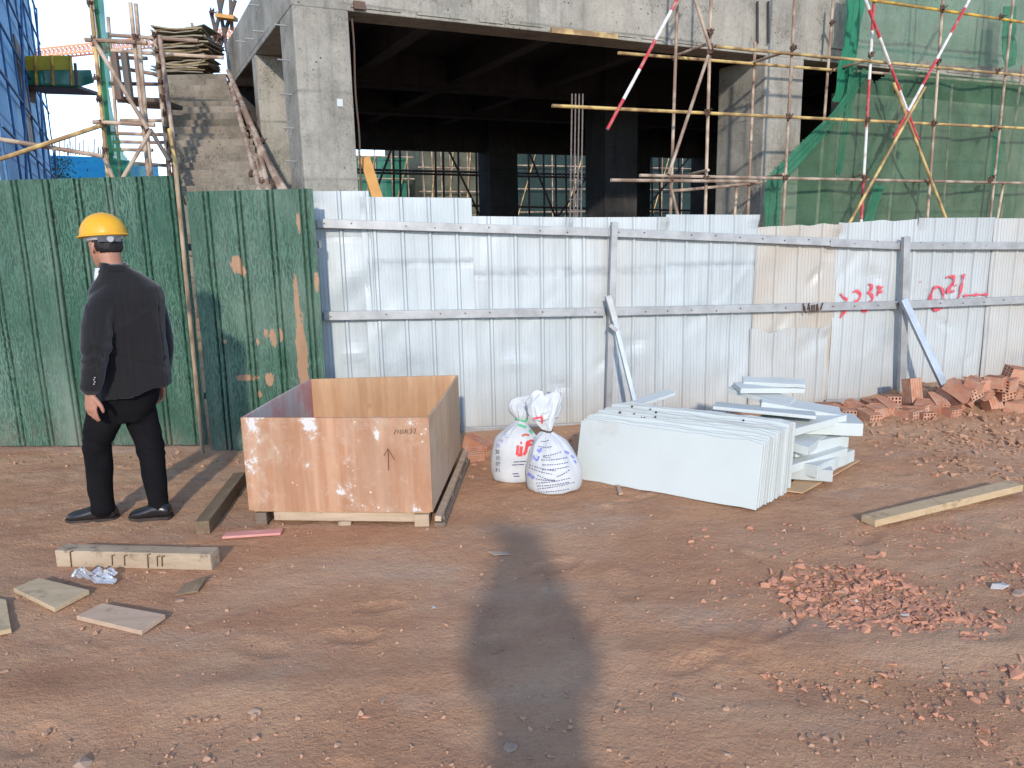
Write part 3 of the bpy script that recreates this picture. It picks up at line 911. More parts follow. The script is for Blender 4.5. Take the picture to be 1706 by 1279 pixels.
# diagonals
pole_px('brace', 1158, 0, 1184, 82, SV - .11, 'pole', .3)
pole_px('brace', 1180, 92, 1114, 290, SV - .11, 'pole')
pole_px('brace', 1112, 288, 1129, 358, SV - .06, 'pole', 0, .6)
pole_px('brace', 1134, -12, 1012, 215, SV - .16, 'striped', .3, stripes=3.0)
pole_px('brace', 1440, -6, 1530, 233, SV - .16, 'striped', .1, stripes=3.0)
pole_px('brace', 1618, -6, 1489, 229, SV - .22, 'striped', .1, stripes=3.0)
pole_px('brace', 1489, 138, 1577, 366, SV - .215, 'pole_yellow', 0, .5)
pole_px('brace', 1541, 145, 1416, 370, SV - .275, 'pole_yellow', 0, .5)
for x, y in ((1184, 80), (1183, 55), (1182, 88), (1178, 187), (1175, 297), (1117, 300), (1321, 80), (1314, 195), (1308, 296), (1451, 92), (1445, 200), (1440, 297), (1563, 103), (1555, 205), (1548, 303), (1663, 118), (1655, 215), (1650, 300), (1570, 14), (1668, 28), (1494, 151), (1536, 152), (1514, 188), (1526, 229), (1492, 226), (1439, 328), (1653, 296)):
    coupler(onv(x, y, SV - .09), FS, .085)
for x, y in ((1125, 95), (1255, 105), (1386, 38), (1384, 118), (1250, 305)):
    coupler(onv(x, y, IV - .05), FS, .075)

# debris nets hung on the scaffold
def inside(poly, x, y):
    r = np.zeros(x.shape, bool); n = len(poly)
    for i in range(n):
        x0, y0 = poly[i]; x1, y1 = poly[(i + 1) % n]
        c = ((y0 > y) != (y1 > y)) & (x < (x1 - x0) * (y - y0) / ((y1 - y0) or 1e-9) + x0)
        r ^= c
    return r
def net(name, label, poly_px, v, mat, amp=.05, step=.045, group=None, seed=0, fold=3.0):
    poly = [uvz(px, py, v) for px, py in poly_px]
    us = [p[0] for p in poly]; zs = [p[1] for p in poly]
    U, Z = np.meshgrid(np.arange(min(us), max(us) + step, step), np.arange(min(zs), max(zs) + step, step), indexing='ij')
    W = amp * (np.sin(U * fold + 1.7 * vn1(U * .7 + seed, Z * .5)) * .6 + vn2(U * 1.5 + seed, Z * .9) + .35 * vn3(U * 6 + seed, Z * 2.2))
    nu, nz = U.shape
    P = BO + U[..., None] * BU + (v + W)[..., None] * BV + Z[..., None] * V((0, 0, 1))
    ok = inside(poly, U[:-1, :-1] + step / 2, Z[:-1, :-1] + step / 2)
    idx = np.arange(nu * nz).reshape(nu, nz)
    f = np.stack([idx[:-1, :-1], idx[1:, :-1], idx[1:, 1:], idx[:-1, 1:]], -1)[ok]
    used = np.unique(f); remap = -np.ones(nu * nz, int); remap[used] = np.arange(len(used))
    o = solo(name, (P.reshape(-1, 3)[used], [tuple(q) for q in remap[f]]), MAT[mat], label, 'net', group, smooth=True)
    return o
NV = -.62
def net_strip(name, label, left_px, right_px, v, mat, amp=.03, nn=14, seed=0):
    """gathered strip of net between two edges given from top to bottom"""
    A = catmull(np.array([onv(*p, v) for p in left_px]), 12); B = catmull(np.array([onv(*p, v) for p in right_px]), 12)
    m_ = len(A); P = np.zeros((m_, nn, 3)); h = np.linspace(0, 1, m_)
    for j in range(nn):
        t = j / (nn - 1); w = amp * (np.sin(t * 19 + seed + 2.5 * vn1(h * 3 + seed, h * 0 + t)) + .7 * vn2(h * 9, h * 0 + t * 4 + seed))
        e = .012 * vn3(h * 14 + seed, h * 0 + j) * (j in (0, nn - 1))
        P[:, j] = A * (1 - t) + B * t + w[:, None] * BV + e[:, None] * BU
    idx = np.arange(m_ * nn).reshape(m_, nn)
    return solo(name, (P.reshape(-1, 3), [tuple(x) for x in np.stack([idx[:-1, :-1], idx[1:, :-1], idx[1:, 1:], idx[:-1, 1:]], -1).reshape(-1, 4)]), MAT[mat], label, 'net', None, smooth=True)
net('debris_net', 'wide green debris net hanging on the lower right scaffold with a slanted left edge', [(1270, 400), (1276, 345), (1282, 292), (1330, 246), (1392, 186), (1440, 118), (1452, 138), (1472, 128), (1486, 114), (1560, 122), (1720, 140), (1740, 400)], NV, 'net', .07)
net('debris_net', 'thin pale green debris net over the concrete wall at the upper right', [(1405, -40), (1740, -40), (1740, 122), (1600, 108), (1480, 100), (1402, 112)], -.15, 'net_pale', .03, seed=9)
net_strip('debris_net', 'bunched bright green strip of net hanging beside the upper right beam', [(1413, -30), (1408, 50), (1398, 110), (1388, 168)], [(1442, -30), (1434, 40), (1424, 100), (1406, 172)], NV + .12, 'net_dense', .04, seed=4)
net_strip('debris_net', 'rolled slanted green net hem running down to the left from the crossing braces', [(1438, 112), (1392, 180), (1318, 258), (1280, 296), (1276, 340), (1270, 400)], [(1448, 118), (1404, 190), (1338, 268), (1304, 304), (1302, 345), (1300, 400)], NV - .05, 'net_dense2', .03, seed=14)
net_strip('debris_net', 'narrow gathered fold of green net behind the striped upright', [(1418, 100), (1410, 150), (1402, 210), (1392, 290)], [(1432, 118), (1424, 160), (1416, 215), (1400, 290)], NV - .03, 'net_dense2', .03, seed=24)
net_strip('debris_net', 'gathered fold of green net low between the striped upright and the crossing braces', [(1456, 308), (1448, 335), (1440, 360), (1430, 400)], [(1474, 308), (1466, 335), (1458, 360), (1450, 400)], NV - .06, 'net_dense2', .02, seed=31)
net_strip('debris_net', 'gathered green net hanging at the far upper right edge', [(1672, 10), (1668, 50), (1667, 85), (1674, 116)], [(1694, 10), (1690, 50), (1692, 85), (1690, 108)], NV, 'net_dense2', .03, seed=37)
net_strip('debris_net', 'long gathered fold of green net right of the crossing braces', [(1654, 218), (1652, 250), (1650, 280), (1648, 300)], [(1664, 218), (1668, 250), (1664, 280), (1660, 300)], NV - .05, 'net_dense2', .02, seed=41)

# ================================================================== STAIR FLIGHT
T = thing('stair_flight', 'raw concrete stair flight rising away beside the building', 'stairs', gp(370, 420, 0) * 0 + at(370, 330, 11.3) * V((1, 1, 0)))
bl, br = at(292, 312, 11.3), at(447, 312, 11.3); tl, tr = at(266, 128, 15.3), at(374, 128, 15.3)
zb, zt = (bl[2] + br[2]) / 2, (tl[2] + tr[2]) / 2
for p in (bl, br): p[2] = zb
for p in (tl, tr): p[2] = zt
n_up = 17; run = (tl - bl) / n_up; runr = (tr - br) / n_up
mb = M(); lips = []
for k in range(-7, n_up):
    a, b = bl + run * k, br + runr * k
    c, d = bl + run * (k + 1), br + runr * (k + 1)
    j = lambda: random.uniform(-.012, .012)
    z0, z1 = a[2] - .25, c[2] + j()
    q = [V((a[0] + j(), a[1] + j(), max(z0, .01))), V((b[0] + j(), b[1] + j(), max(z0, .01))), V((d[0], d[1] + .02, max(z0, .01))), V((c[0], c[1] + .02, max(z0, .01)))]
    top = [V((p[0], p[1], max(z1 + j() * .6, .03))) for p in q]
    if z1 <= .05: continue
    mb = M(); mb.hexa(q + top); part('step', mb, MAT['stair'], T, bevel=.015)
# soffit slab under the steps
mb = M(); s0, s1 = bl + run * -3, br + runr * -3
mb.hexa([s0 + V((0, .3, -.6)), s1 + V((0, .3, -.6)), tr + V((0, .25, -.5)), tl + V((0, .25, -.5)), s0 + V((0, .3, -.35)), s1 + V((0, .3, -.35)), tr + V((0, .25, -.3)), tl + V((0, .25, -.3))])
part('stair_slab', mb, MAT['stair'], T)
mb = M(); mb.hexa([V((p[0], p[1], .0)) for p in (tl + V((0, .1, 0)), tr + V((0, .1, 0)), tr + V((0, .6, 0)), tl + V((0, .6, 0)))] + [V((p[0], p[1], zt - .1)) for p in (tl + V((0, .1, 0)), tr + V((0, .1, 0)), tr + V((0, .6, 0)), tl + V((0, .6, 0)))])
part('landing_pier', mb, MAT['stair'], T)
# stack of bamboo boards on the head of the stair
zc = zt + .02
NB = 26
ORD = ['topmost', 'second', 'third', 'fourth', 'fifth', 'sixth', 'seventh', 'eighth', 'ninth', 'tenth', 'eleventh', 'twelfth', 'thirteenth', 'fourteenth', 'fifteenth']
zb_ = zc
for k in range(NB):
    t_ = random.uniform(.016, .03); gap = random.uniform(.002, .022)
    c = (tl + tr) / 2 + V((-.20 + random.uniform(-.07, .07), .40 + random.uniform(-.12, .08), 0))
    W, D = random.uniform(.82, 1.04), random.uniform(.7, .95)
    yaw = random.uniform(-.16, .16); n = 7; rows = []
    bend = random.uniform(-.01, .035); ph = random.uniform(0, 6); roll = random.uniform(-.035, .035)
    for i in range(n):
        t = i / (n - 1) * 2 - 1
        x = t * W / 2; zz = zb_ + bend * (t * t - .4) * .7 + .012 * math.sin(ph + 3 * t) + roll * x
        rows.append([V((c[0] + x * math.cos(yaw) + s_ * D / 2 * math.sin(-yaw), c[1] + x * math.sin(yaw) + s_ * D / 2 + .02 * math.sin(ph * 3 + t * 9), zz + dz)) for s_, dz in ((-1, 0), (1, 0), (1, t_), (-1, t_))])
    zb_ += t_ + gap
    mb = M(); mb.loft(rows)
    fromtop = NB - 1 - k
    if fromtop < 13: lab = ORD[fromtop] + (' weathered bamboo board' if fromtop == 0 else ' bamboo board from the top') + ' of the warped stack on the stairs'
    else: lab = ('lowest' if k == 0 else ORD[k]) + ' bamboo board from the bottom of the warped stack, counted up from the stairs' if k else 'lowest bamboo board of the warped stack, lying on the stairs'
    solo('bamboo_board', mb, MAT[('bamboo', 'bamboo2', 'bamboo3')[k * 7 % 3]], lab, 'board', 'bamboo boards stacked on the stairs')
# loose poles laid along both stair edges as handrails
HR = thing('stair_handrail', 'bundle of rusty tubes and clamps along the right side of the stairs', 'handrail', br * V((1, 1, 0)))
for (x0, y0, Y0, x1, y1, Y1) in ((380, 118, 15.0, 462, 305, 11.2), (385, 140, 14.6, 428, 300, 11.3), (420, 225, 12.9, 470, 308, 11.1), (398, 165, 14.0, 436, 258, 12.2), (378, 150, 14.7, 442, 308, 11.2), (432, 250, 12.2, 446, 312, 11.1)):
    a, b = at(x0, y0, Y0), at(x1, y1, Y1); pole_obj('tube', a, b + (b - a) * .12, .04, MAT['pole'], HR)
for x, y, Yd in ((382, 128, 14.9), (388, 152, 14.4), (380, 158, 14.5), (398, 172, 13.8), (415, 215, 13.0), (424, 232, 12.7), (436, 236, 12.5), (421, 252, 12.3), (437, 262, 12.1), (420, 290, 11.5), (436, 305, 11.2), (455, 307, 11.2), (430, 276, 11.8)):
    coupler(at(x, y, Yd), HR, .085)

# ================================================================== LEFT SCAFFOLD TOWER
LS = thing('stair_scaffold', 'tall tube scaffold with clamps on the left of the stairs', 'scaffold', at(210, 300, 10.8) * V((1, 1, 0)))
def ptower(name, x0, y0, x1, y1, Yd, mat='pole', e0=0, e1=0, r=.028, Y1=None):
    a, b = at(x0, y0, Yd), at(x1, y1, Y1 or Yd); d = b - a
    return pole_obj(name, a - d * e0, b + d * e1, r, MAT[mat], LS)
def to_ground(x0, y0, x1, y1, Yd, mat='pole', e0=.25, r=.028):
    a, b = at(x0, y0, Yd), at(x1, y1, Yd)
    ptower('standard', x0, y0, x1, y1, Yd, mat, e0, b[2] / (a[2] - b[2]), r)
to_ground(151, 0, 180, 292, 10.6, 'pole_yellow'); to_ground(159, 0, 188, 292, 10.75, 'pole_yellow')
to_ground(217, 4, 247, 292, 10.6, 'pole', 0); to_ground(226, 6, 252, 292, 10.9, 'pole', 0)
to_ground(180, 28, 200, 292, 12.6, 'pole', 0)
to_ground(319, 38, 330, 70, 16.5, 'pole', 0)
# long slanted rail with its clamps, left edge of the stairs
ptower('rail', 258, 52, 282, 290, 12.2, 'pole', 0, .1, .032, 11.2); ptower('rail', 266, 60, 300, 318, 12.0, 'pole', 0, .1, .03, 10.9)
ptower('rail', 282, 215, 310, 375, 11.2, 'pole_yellow', 0, 0, .026, 10.6)
for k in range(19):
    t = k / 18; coupler(at(260 + 30 * t + (4 if k % 2 else -2), 58 + 235 * t, 12.1 - 1.0 * t), LS, .07)
for (x0, y0, x1, y1, Yd, m_) in ((142, 66, 245, 71, 10.5, 'pole'), (155, 203, 258, 208, 10.5, 'pole'), (183, 84, 372, 96, 12.4, 'pole'), (200, 113, 268, 125, 12.4, 'pole'), (182, 139, 262, 140, 12.4, 'pole_dark'), (196, 168, 268, 170, 12.4, 'pole_dark'), (180, 222, 272, 224, 12.4, 'pole'), (188, 236, 272, 237, 12.4, 'pole'), (188, 249, 255, 250, 12.4, 'pole'), (225, 272, 284, 276, 12.4, 'pole_dark'), (182, 58, 330, 68, 12.5, 'pole'), (200, 200, 280, 201, 12.4, 'pole'), (185, 95, 245, 97, 12.4, 'pole_dark')):
    ptower('ledger', x0, y0, x1, y1, Yd, m_)
ptower('brace', 157, 68, 246, 215, 10.45); ptower('brace', 250, 215, 282, 268, 10.45, 'pole_dark'); ptower('brace', 205, 296, 252, 216, 10.42, 'pole', .6)
ptower('brace', -40, 278, 168, 209, 9.9, 'pole_yellow'); ptower('brace', -40, 225, 172, 260, 10.0, 'pole'); ptower('brace', 172, 258, 188, 296, 10.3, 'pole', 0, .5)
for x0, y0, x1, y1 in ((190, 87, 200, 166), (207, 88, 217, 166)):
    ptower('guard_post', x0, y0, x1, y1, 12.2, 'pole_dark', 0, 0, .06)
mb = M(); mb.prism([at(196, 160, 12.35), at(268, 163, 12.35), at(268, 170, 12.35), at(196, 167, 12.35)], (0, .8, .0))
part('walk_board', mb, MAT['pole_dark'], LS)
for x, y in ((156, 66), (160, 72), (229, 69), (168, 205), (240, 207), (247, 217), (160, 130), (165, 165), (175, 250), (172, 210), (150, 5), (226, 62)):
    coupler(at(x, y, 10.5), LS, .065)
def ynet(name, label, poly_px, Yd, mat, amp, step=.03, seed=0, group=None):
    P4 = [at(px, py, Yd) for px, py in poly_px]
    xs = [p[0] for p in P4]; zs = [p[2] for p in P4]
    X, Z = np.meshgrid(np.arange(min(xs), max(xs) + step, step), np.arange(min(zs), max(zs) + step, step), indexing='ij')
    Wd = amp * (np.sin(X * 22 + 2.5 * vn1(X + seed, Z)) + vn2(X * 3 + seed, Z * 1.2))
    ok = inside([(p[0], p[2]) for p in P4], X[:-1, :-1] + step / 2, Z[:-1, :-1] + step / 2)
    nu, nz = X.shape; idx = np.arange(nu * nz).reshape(nu, nz)
    f = np.stack([idx[:-1, :-1], idx[1:, :-1], idx[1:, 1:], idx[:-1, 1:]], -1)[ok]
    used = np.unique(f); remap = -np.ones(nu * nz, int); remap[used] = np.arange(len(used))
    P = np.stack([X, Yd + Wd, Z], -1).reshape(-1, 3)[used]
    return solo(name, (P, [tuple(q) for q in remap[f]]), MAT[mat], label, 'net', group, smooth=True)
ynet('debris_net', 'gathered dark green net hanging down the left scaffold tower', [(158, -30), (170, -30), (176, 50), (183, 60), (184, 120), (190, 200), (199, 248), (216, 268), (222, 300), (184, 300), (172, 205), (166, 120), (160, 60)], 10.68, 'net_dense3', .045)
ynet('safety_mesh', 'thin pale mesh stretched behind the left scaffold tower', [(184, 56), (258, 60), (272, 168), (196, 164)], 12.7, 'mesh_pale', .02, .05, 5)
ynet('debris_net', 'thin green net low between the left scaffold uprights', [(214, 262), (240, 280), (244, 310), (205, 310)], 10.9, 'net_pale', .03, .03, 8)
# poles and a board at the upper left corner of the building
T = thing('roof_scaffold', 'short scaffold uprights above the upper left corner of the building', 'scaffold', bp(.3, 6, ZT))
for x0, y0, x1, y1 in ((351, 18, 366, 80), (372, -5, 358, 58), (364, 0, 376, 70), (384, 0, 386, 40), (392, 0, 372, 62)):
    a, b = at(x0, y0, 16.8), at(x1, y1, 16.8); pole_obj('standard', a, b + (b - a) * .25, .04, MAT['pole_dark'], T)
for x, y in ((353, 20), (360, 57), (365, 62), (368, 82)): coupler(at(x, y, 16.7), T, .10)
mb = M(); mb.bar(at(362, 27, 16.6), at(393, 31, 16.6), .25, .07)
solo('wooden_plank', mb, MAT['timber_orange'], 'orange wooden plank stuck out at the upper left corner of the building', 'plank')

# ================================================================== FAR LEFT: blue netted building, platform, blue sheets, crane, rebar, shrub
def lp(px, py, v_axis_pt): return onp(px, py, v_axis_pt, BU)
BC = at(78, 297, 30)
def lpx(px, py, off=0.0): return onp(px, py, BC + BU * off, BU)
T = thing('blue_netted_building', 'building wrapped in blue safety sheets at the far left edge', 'building', BC * V((1, 1, 0)))
c = lpx(66, 53); near_b = lpx(-60, -120)
v0 = float((near_b - BC) @ BV); v1 = float((lpx(76, 200) - BC) @ BV)
zt_ = c[2]
def lq(v, z, off=0.0): 
    p = BC + BV * v + BU * off; return V((p[0], p[1], z))
mb = M(); mb.hexa([lq(v0, 0), lq(v0, 0, -8), lq(v1, 0, -8), lq(v1, 0), lq(v0, zt_), lq(v0, zt_, -8), lq(v1, zt_, -8), lq(v1, zt_)])
part('sheeted_wall', mb, MAT['blue_sheet'], T)
nl = 6
for i in range(nl + 1):
    v = v0 + (v1 - v0) * i / nl
    pole_obj('standard', lq(v, 0, .12), lq(v, zt_ + (1.2 if i % 2 else .3), .12), .03, MAT['pole_blue'], T)
for j in range(1, 9):
    z = zt_ * j / 8
    pole_obj('ledger', lq(v0, z, .16), lq(v1, z, .16), .035, MAT['pole_blue'], T)
for i in range(0, nl, 2):
    v = v0 + (v1 - v0) * i / nl
    for k in range(2):
        pole_obj('brace', lq(v, zt_ * k / 2, .2), lq(v + (v1 - v0) / nl * 2, zt_ * (k + 1) / 2, .2), .035, MAT['pole_blue'], T)
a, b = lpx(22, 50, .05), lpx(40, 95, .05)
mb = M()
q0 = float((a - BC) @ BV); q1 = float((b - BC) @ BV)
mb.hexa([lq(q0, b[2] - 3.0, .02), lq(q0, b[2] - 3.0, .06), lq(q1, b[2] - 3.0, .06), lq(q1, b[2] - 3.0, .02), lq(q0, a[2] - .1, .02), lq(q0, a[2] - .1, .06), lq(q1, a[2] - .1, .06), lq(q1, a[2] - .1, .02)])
part('opening_shade_panel', mb, MAT['pole_dark'], T)  # dark panel on the wall, standing in for the shade of an opening
# loading platform
p = at(30, 118, 27)
LP = thing('loading_platform', 'yellow cantilever loading platform with green netting sticking out of the blue building', 'platform', p)
def fy(px, py, y): return at(px, py, y)
mb = M(); mb.prism([fy(28, 95, 26.5), fy(117, 93, 26.5), fy(120, 116, 26.5), fy(31, 117, 26.5)], (0, .08, 0)); part('side_panel', mb, MAT['platform_yellow'], LP)
mb = M(); mb.prism([fy(28, 93, 27.9), fy(117, 92, 27.9), fy(120, 114, 27.9), fy(31, 115, 27.9)], (0, .08, 0)); part('side_panel', mb, MAT['platform_yellow'], LP)
mb = M(); mb.prism([fy(30, 118, 26.4), fy(150, 116, 26.4), fy(155, 137, 26.4), (fy(128, 145, 26.4)), fy(33, 141, 26.4)], (0, .06, 0)); part('netting', mb, MAT['net_far'], LP)
mb = M(); mb.prism([fy(30, 138, 26.48), fy(128, 141, 26.48), fy(128, 146, 26.48), fy(30, 143, 26.48)], (0, 1.5, 0)); part('floor', mb, MAT['pole_dark'], LP)
for px in (31, 58, 86, 117):
    pole_obj('post', fy(px, 92, 26.35), fy(px + 3, 142, 26.35), .05, MAT['pole_bright'], LP)
pole_obj('post', fy(125, 105, 26.35), fy(128, 142, 26.35), .05, MAT['pole_dark'], LP)
mb = M(); mb.prism([fy(40, 143, 27), fy(52, 143, 27), fy(50, 170, 27), fy(42, 158, 27)], (0, .3, 0)); part('bracket', mb, MAT['pole_dark'], LP)
# blue sheeted wall lower and farther
T = thing('blue_sheeted_building', 'low bright blue sheeted building far behind the left scaffold', 'building', at(130, 300, 42) * V((1, 1, 0)))
a, b, d, e = at(78, 258, 42), at(182, 262, 44), at(182, 420, 44), at(78, 420, 42)
mb = M(); mb.prism([V((a[0], a[1], a[2])), V((b[0], b[1], b[2])), V((b[0], b[1], 0)), V((a[0], a[1], 0))], (0, 6, 0))
part('sheeted_wall', mb, MAT['blue_bright'], T)
for k in range(26):
    x = random.uniform(88, 190); h = random.uniform(8, 34)
    a = at(x, 259, 43.5); b = at(x + random.uniform(-1, 1), 258 - h, 43.5)
    pole_obj('starter_bar', a, b, .03, MAT['rebar'], T, n=5)
# tower crane
TC = thing('tower_crane', 'distant orange tower crane with a lattice jib behind the scaffold and building', 'crane', at(430, 400, 95) * V((1, 1, 0)))
def jib(x0, y0, x1, y1, Yd, hpx, nn):
    mb = M(); a, b = at(x0, y0, Yd), at(x1, y1, Yd); a2, b2 = at(x0, y0 + hpx, Yd), at(x1, y1 + hpx, Yd)
    r = .11
    mb.tube(a, b, r, 5); mb.tube(a2, b2, r, 5); o = V((0, 1.3, 0)); mb.tube(a2 + o, b2 + o, r, 5)
    for i in range(nn):
        t0, t1, t2 = i / nn, (i + .5) / nn, (i + 1) / nn
        L = lambda p, q, t: p + (q - p) * t
        mb.tube(L(a2, b2, t0), L(a, b, t1), .07, 4); mb.tube(L(a, b, t1), L(a2, b2, t2), .07, 4)
        mb.tube(L(a2, b2, t0) + o, L(a, b, t1), .07, 4); mb.tube(L(a, b, t1), L(a2, b2, t2) + o, .07, 4)
    return mb
part('jib', jib(40, 84, 470, 38, 95, 13, 60), MAT['crane_orange'], TC)
mb = M(); g = at(455, 45, 95)
for dx, dy in ((-.8, 0), (.8, 0), (-.8, 1.6), (.8, 1.6)): mb.tube((g[0] + dx, g[1] + dy, 0), (g[0] + dx, g[1] + dy, g[2] + 6), .12, 5)
for k in range(16):
    z = k * (g[2] + 6) / 16; z2 = z + (g[2] + 6) / 16
    mb.tube((g[0] - .8, g[1], z), (g[0] + .8, g[1], z2), .07, 4); mb.tube((g[0] - .8, g[1] + 1.6, z2), (g[0] + .8, g[1] + 1.6, z), .07, 4)
part('mast', mb, MAT['crane_orange'], TC)
# sparse shrub before the blue sheets
T = thing('shrub', 'sparse young tree in front of the bright blue sheets', 'tree', at(97, 330, 34) * V((1, 1, 0)))
tr_ = at(97, 300, 34); mb = M(); mb.tube((tr_[0], tr_[1], 0), (tr_[0], tr_[1], tr_[2] + .3), .06, 6, .02)
for k in range(14):
    z = tr_[2] - .5 + k * .09; a_ = random.uniform(0, 6.28); L = random.uniform(.3, .7)
    mb.tube((tr_[0], tr_[1], z - .2), (tr_[0] + L * math.cos(a_), tr_[1] + L * math.sin(a_), z + .45), .018, 4, .006)
part('trunk', mb, MAT['old_timber'], T)
lv, lf = [], []
for k in range(420):
    r_ = random.gauss(0, .38); z = tr_[2] + random.uniform(-.4, .95); s = .07
    c = V((tr_[0] + r_, tr_[1] + random.gauss(0, .35), z)); e1 = RNG.normal(size=3); e1 /= np.linalg.norm(e1); e2 = np.cross(e1, RNG.normal(size=3)); e2 /= np.linalg.norm(e2)
    n0 = len(lv); lv += [c - e1 * s, c + e2 * s * .5, c + e1 * s, c - e2 * s * .5]; lf.append((n0, n0 + 1, n0 + 2, n0 + 3))
part('crown', (np.array(lv), lf), MAT['leaf'], T, fix=False)

# ================================================================== SILVER SHEET FENCE
RIB = .207
def rib_depth(s):                                      # how far the rib profile stands towards the viewer
    t = (s / RIB) % 1.0
    d = np.where(t < .05, t / .05, np.where(t < .13, 1.0, np.where(t < .18, (.18 - t) / .05, 0.0))) * .015
    fl = ((t - .18) / .82)
    micro = np.where(t > .18, np.abs(((fl * 6) % 1.0) - .5) < .12, False) * .003
    return d + micro
def fp(s, d, z): return FP + FT * s + FN * d + V((0, 0, z))
def spx(px, py): 
    P = onp(px, py, FP, FN); return float((P - FP) @ FT), float(P[2])
MF = thing('metal_fence', 'pale galvanised corrugated sheet fence on steel rails along the middle and right', 'fence', (0, 6.08, 0))
def sheet(s0, s1, zl, zr, off=0.0, dust=0.0, band=None, zb=(0, 0), jag=0.0, bulge=.006, seed=0, label=None, tear=None, lean=0.0):
    t = np.array([0, .05, .13, .18]); rows = []
    rph = 0.0 if seed in (8, 9, 10) else random.uniform(-.06, .06)
    ss = [s0]
    k0 = math.floor(s0 / RIB) - 1
    for k in range(k0, k0 + 12):
        for a in list(t) + [.18 + .82 * (j + e) / 6 for j in range(6) for e in (.37, .39, .61, .63)]:
            v = (k + a) * RIB - rph
            if s0 < v < s1: ss.append(v)
    ss.append(s1); ss = np.array(sorted(ss))
    nz_ = 46; tt = np.linspace(0, 1, nz_)
    S, T_ = np.meshgrid(ss, tt, indexing='ij')
    q = (S - s0) / (s1 - s0)
    top = zl + (zr - zl) * q + jag * vn4(S * 9 + seed, S * 0 + seed)
    bot = zb[0] + (zb[1] - zb[0]) * q + (jag * .3 if zb[0] == 0 else 0) * vn4(S * 7, S * 0 + 3)
    Z = bot + (top - bot) * T_
    D = rib_depth(S + rph) + off + 1.5 * bulge * vn1(S * 2.3 + seed * 3.1, Z * 1.7 + seed) + bulge * .7 * vn2(S * 5 + seed, Z * 4.5) + lean * Z
    if band is not None:
        D = D - .004 * np.exp(-((Z - band) / .02) ** 2)
    for _k in range(5):
        ds, dz, da = random.uniform(s0, s1), random.uniform(.2, 1.5), random.uniform(-.016, .012); rs, rz_ = random.uniform(.04, .12), random.uniform(.05, .2); sl_ = random.uniform(-1, 1)
        D = D + da * np.exp(-((S - ds + sl_ * (Z - dz)) / rs) ** 2 - ((Z - dz) / rz_) ** 2)
    D = D + random.uniform(-.03, .05) * sstep(.12, 0, top - Z) * np.exp(-((S - random.choice((s0, s1))) / .07) ** 2)
    P = FP + S[..., None] * FT + D[..., None] * FN + Z[..., None] * V((0, 0, 1))
    n1, n2 = S.shape; idx = np.arange(n1 * n2).reshape(n1, n2)
    f = np.stack([idx[:-1, :-1], idx[1:, :-1], idx[1:, 1:], idx[:-1, 1:]], -1).reshape(-1, 4)
    du = np.clip(dust + .55 * np.exp(-Z / .12) + .25 * sstep(.1, .9, vn3(S * 1.2 + seed, Z * .8)), 0, 1)
    sm = np.zeros_like(Z)
    if band is not None: sm = np.exp(-((Z - band) / .03) ** 4) * .8
    sm = np.maximum(sm, .55 * sstep(.35, .8, vn2(S * 2.1 + seed * 5, Z * 3.3)) * sstep(1.0, .5, Z))
    return part('sheet_panel', (P.reshape(-1, 3), [tuple(x) for x in f]), MAT['silver'], MF, attrs={'dust': du.ravel(), 'smudge': sm.ravel()}, label=label, fix=False)
b1 = spx(700, 440)[1]; b2 = spx(1000, 450)[1]; b3 = spx(1180, 442)[1]
sheet(-1.50, -1.05, 1.884, 1.879, .0, .0, spx(560, 392)[1], seed=1)
sheet(-1.12, -.285, 1.838, 1.818, .007, 0, b1, seed=2)
sheet(-.30, .51, 1.684, 1.66, .001, .08, b2, seed=3)
sheet(.50, 1.30, 1.660, 1.648, .008, .12, b2 - .01, seed=4)
sheet(1.285, 2.072, 1.668, 1.652, .014, .05, b3, seed=5)
sheet(2.06, 2.82, 1.553, 1.572, .003, .95, None, seed=6, jag=.02, bulge=.012, label='dusty beige crumpled sheet')
zt5 = spx(1320, 552)[1]
sheet(2.045, 2.765, zt5 + .02, zt5 + .03, .016, .35, None, seed=7, jag=.03, bulge=.01, label='short patch sheet covering the lower half')
sheet(2.805, 3.57, 1.572, 1.59, .010, .22, None, seed=8, jag=.008)
sheet(3.555, 4.33, 1.600, 1.59, .003, .2, None, seed=9)
sheet(4.32, 5.12, 1.582, 1.57, .011, .42, None, seed=10)
sheet(5.10, 5.9, 1.58, 1.56, .004, .3, None, seed=11)
sheet(5.88, 6.7, 1.55, 1.56, .010, .3, None, seed=12)
def rail(pts, d, w=.036, h=.066, label=None):
    q = [spx(*p) for p in pts]
    for (s0, z0), (s1, z1) in zip(q[:-1], q[1:]):
        mb = M(); mb.bar(fp(s0, d, z0), fp(s1, d, z1), w, h); part('rail', mb, MAT['rail'], MF, bevel=.004, label=label)
rail([(529, 372), (1010, 387), (1382, 403)], .052)
rail([(1376, 404), (1497, 409), (1780, 409)], .058)
rail([(540, 525), (1003, 518)], .052); rail([(1008, 518), (1487, 507), (1780, 495)], .055)
rail([(766, 714), (968, 706)], .05, .03, .045)
rail([(1370, 668), (1500, 662)], .05, .03, .045)
def fence_post(x0, y0, x1, y1, w, d):
    s0, z0 = spx(x0, y0); s1, z1 = spx(x1, y1)
    mb = M(); mb.bar(fp(s0, d, z0), fp(s1, d, -.12), w, .045, FN); part('post', mb, MAT['rail'], MF, bevel=.004)
fence_post(1017, 370, 1006, 690, .05, .10); fence_post(1496, 394, 1490, 662, .062, .105)
s0, z0 = spx(1004, 490); a = fp(s0, .14, z0); b = gp(1042, 676); b[2] = 0
mb = M(); mb.bar(a, fp(s0 + .06, .2, z0 - .26), .05, .04, FN); part('brace_bracket', mb, MAT['rail'], MF, bevel=.004)
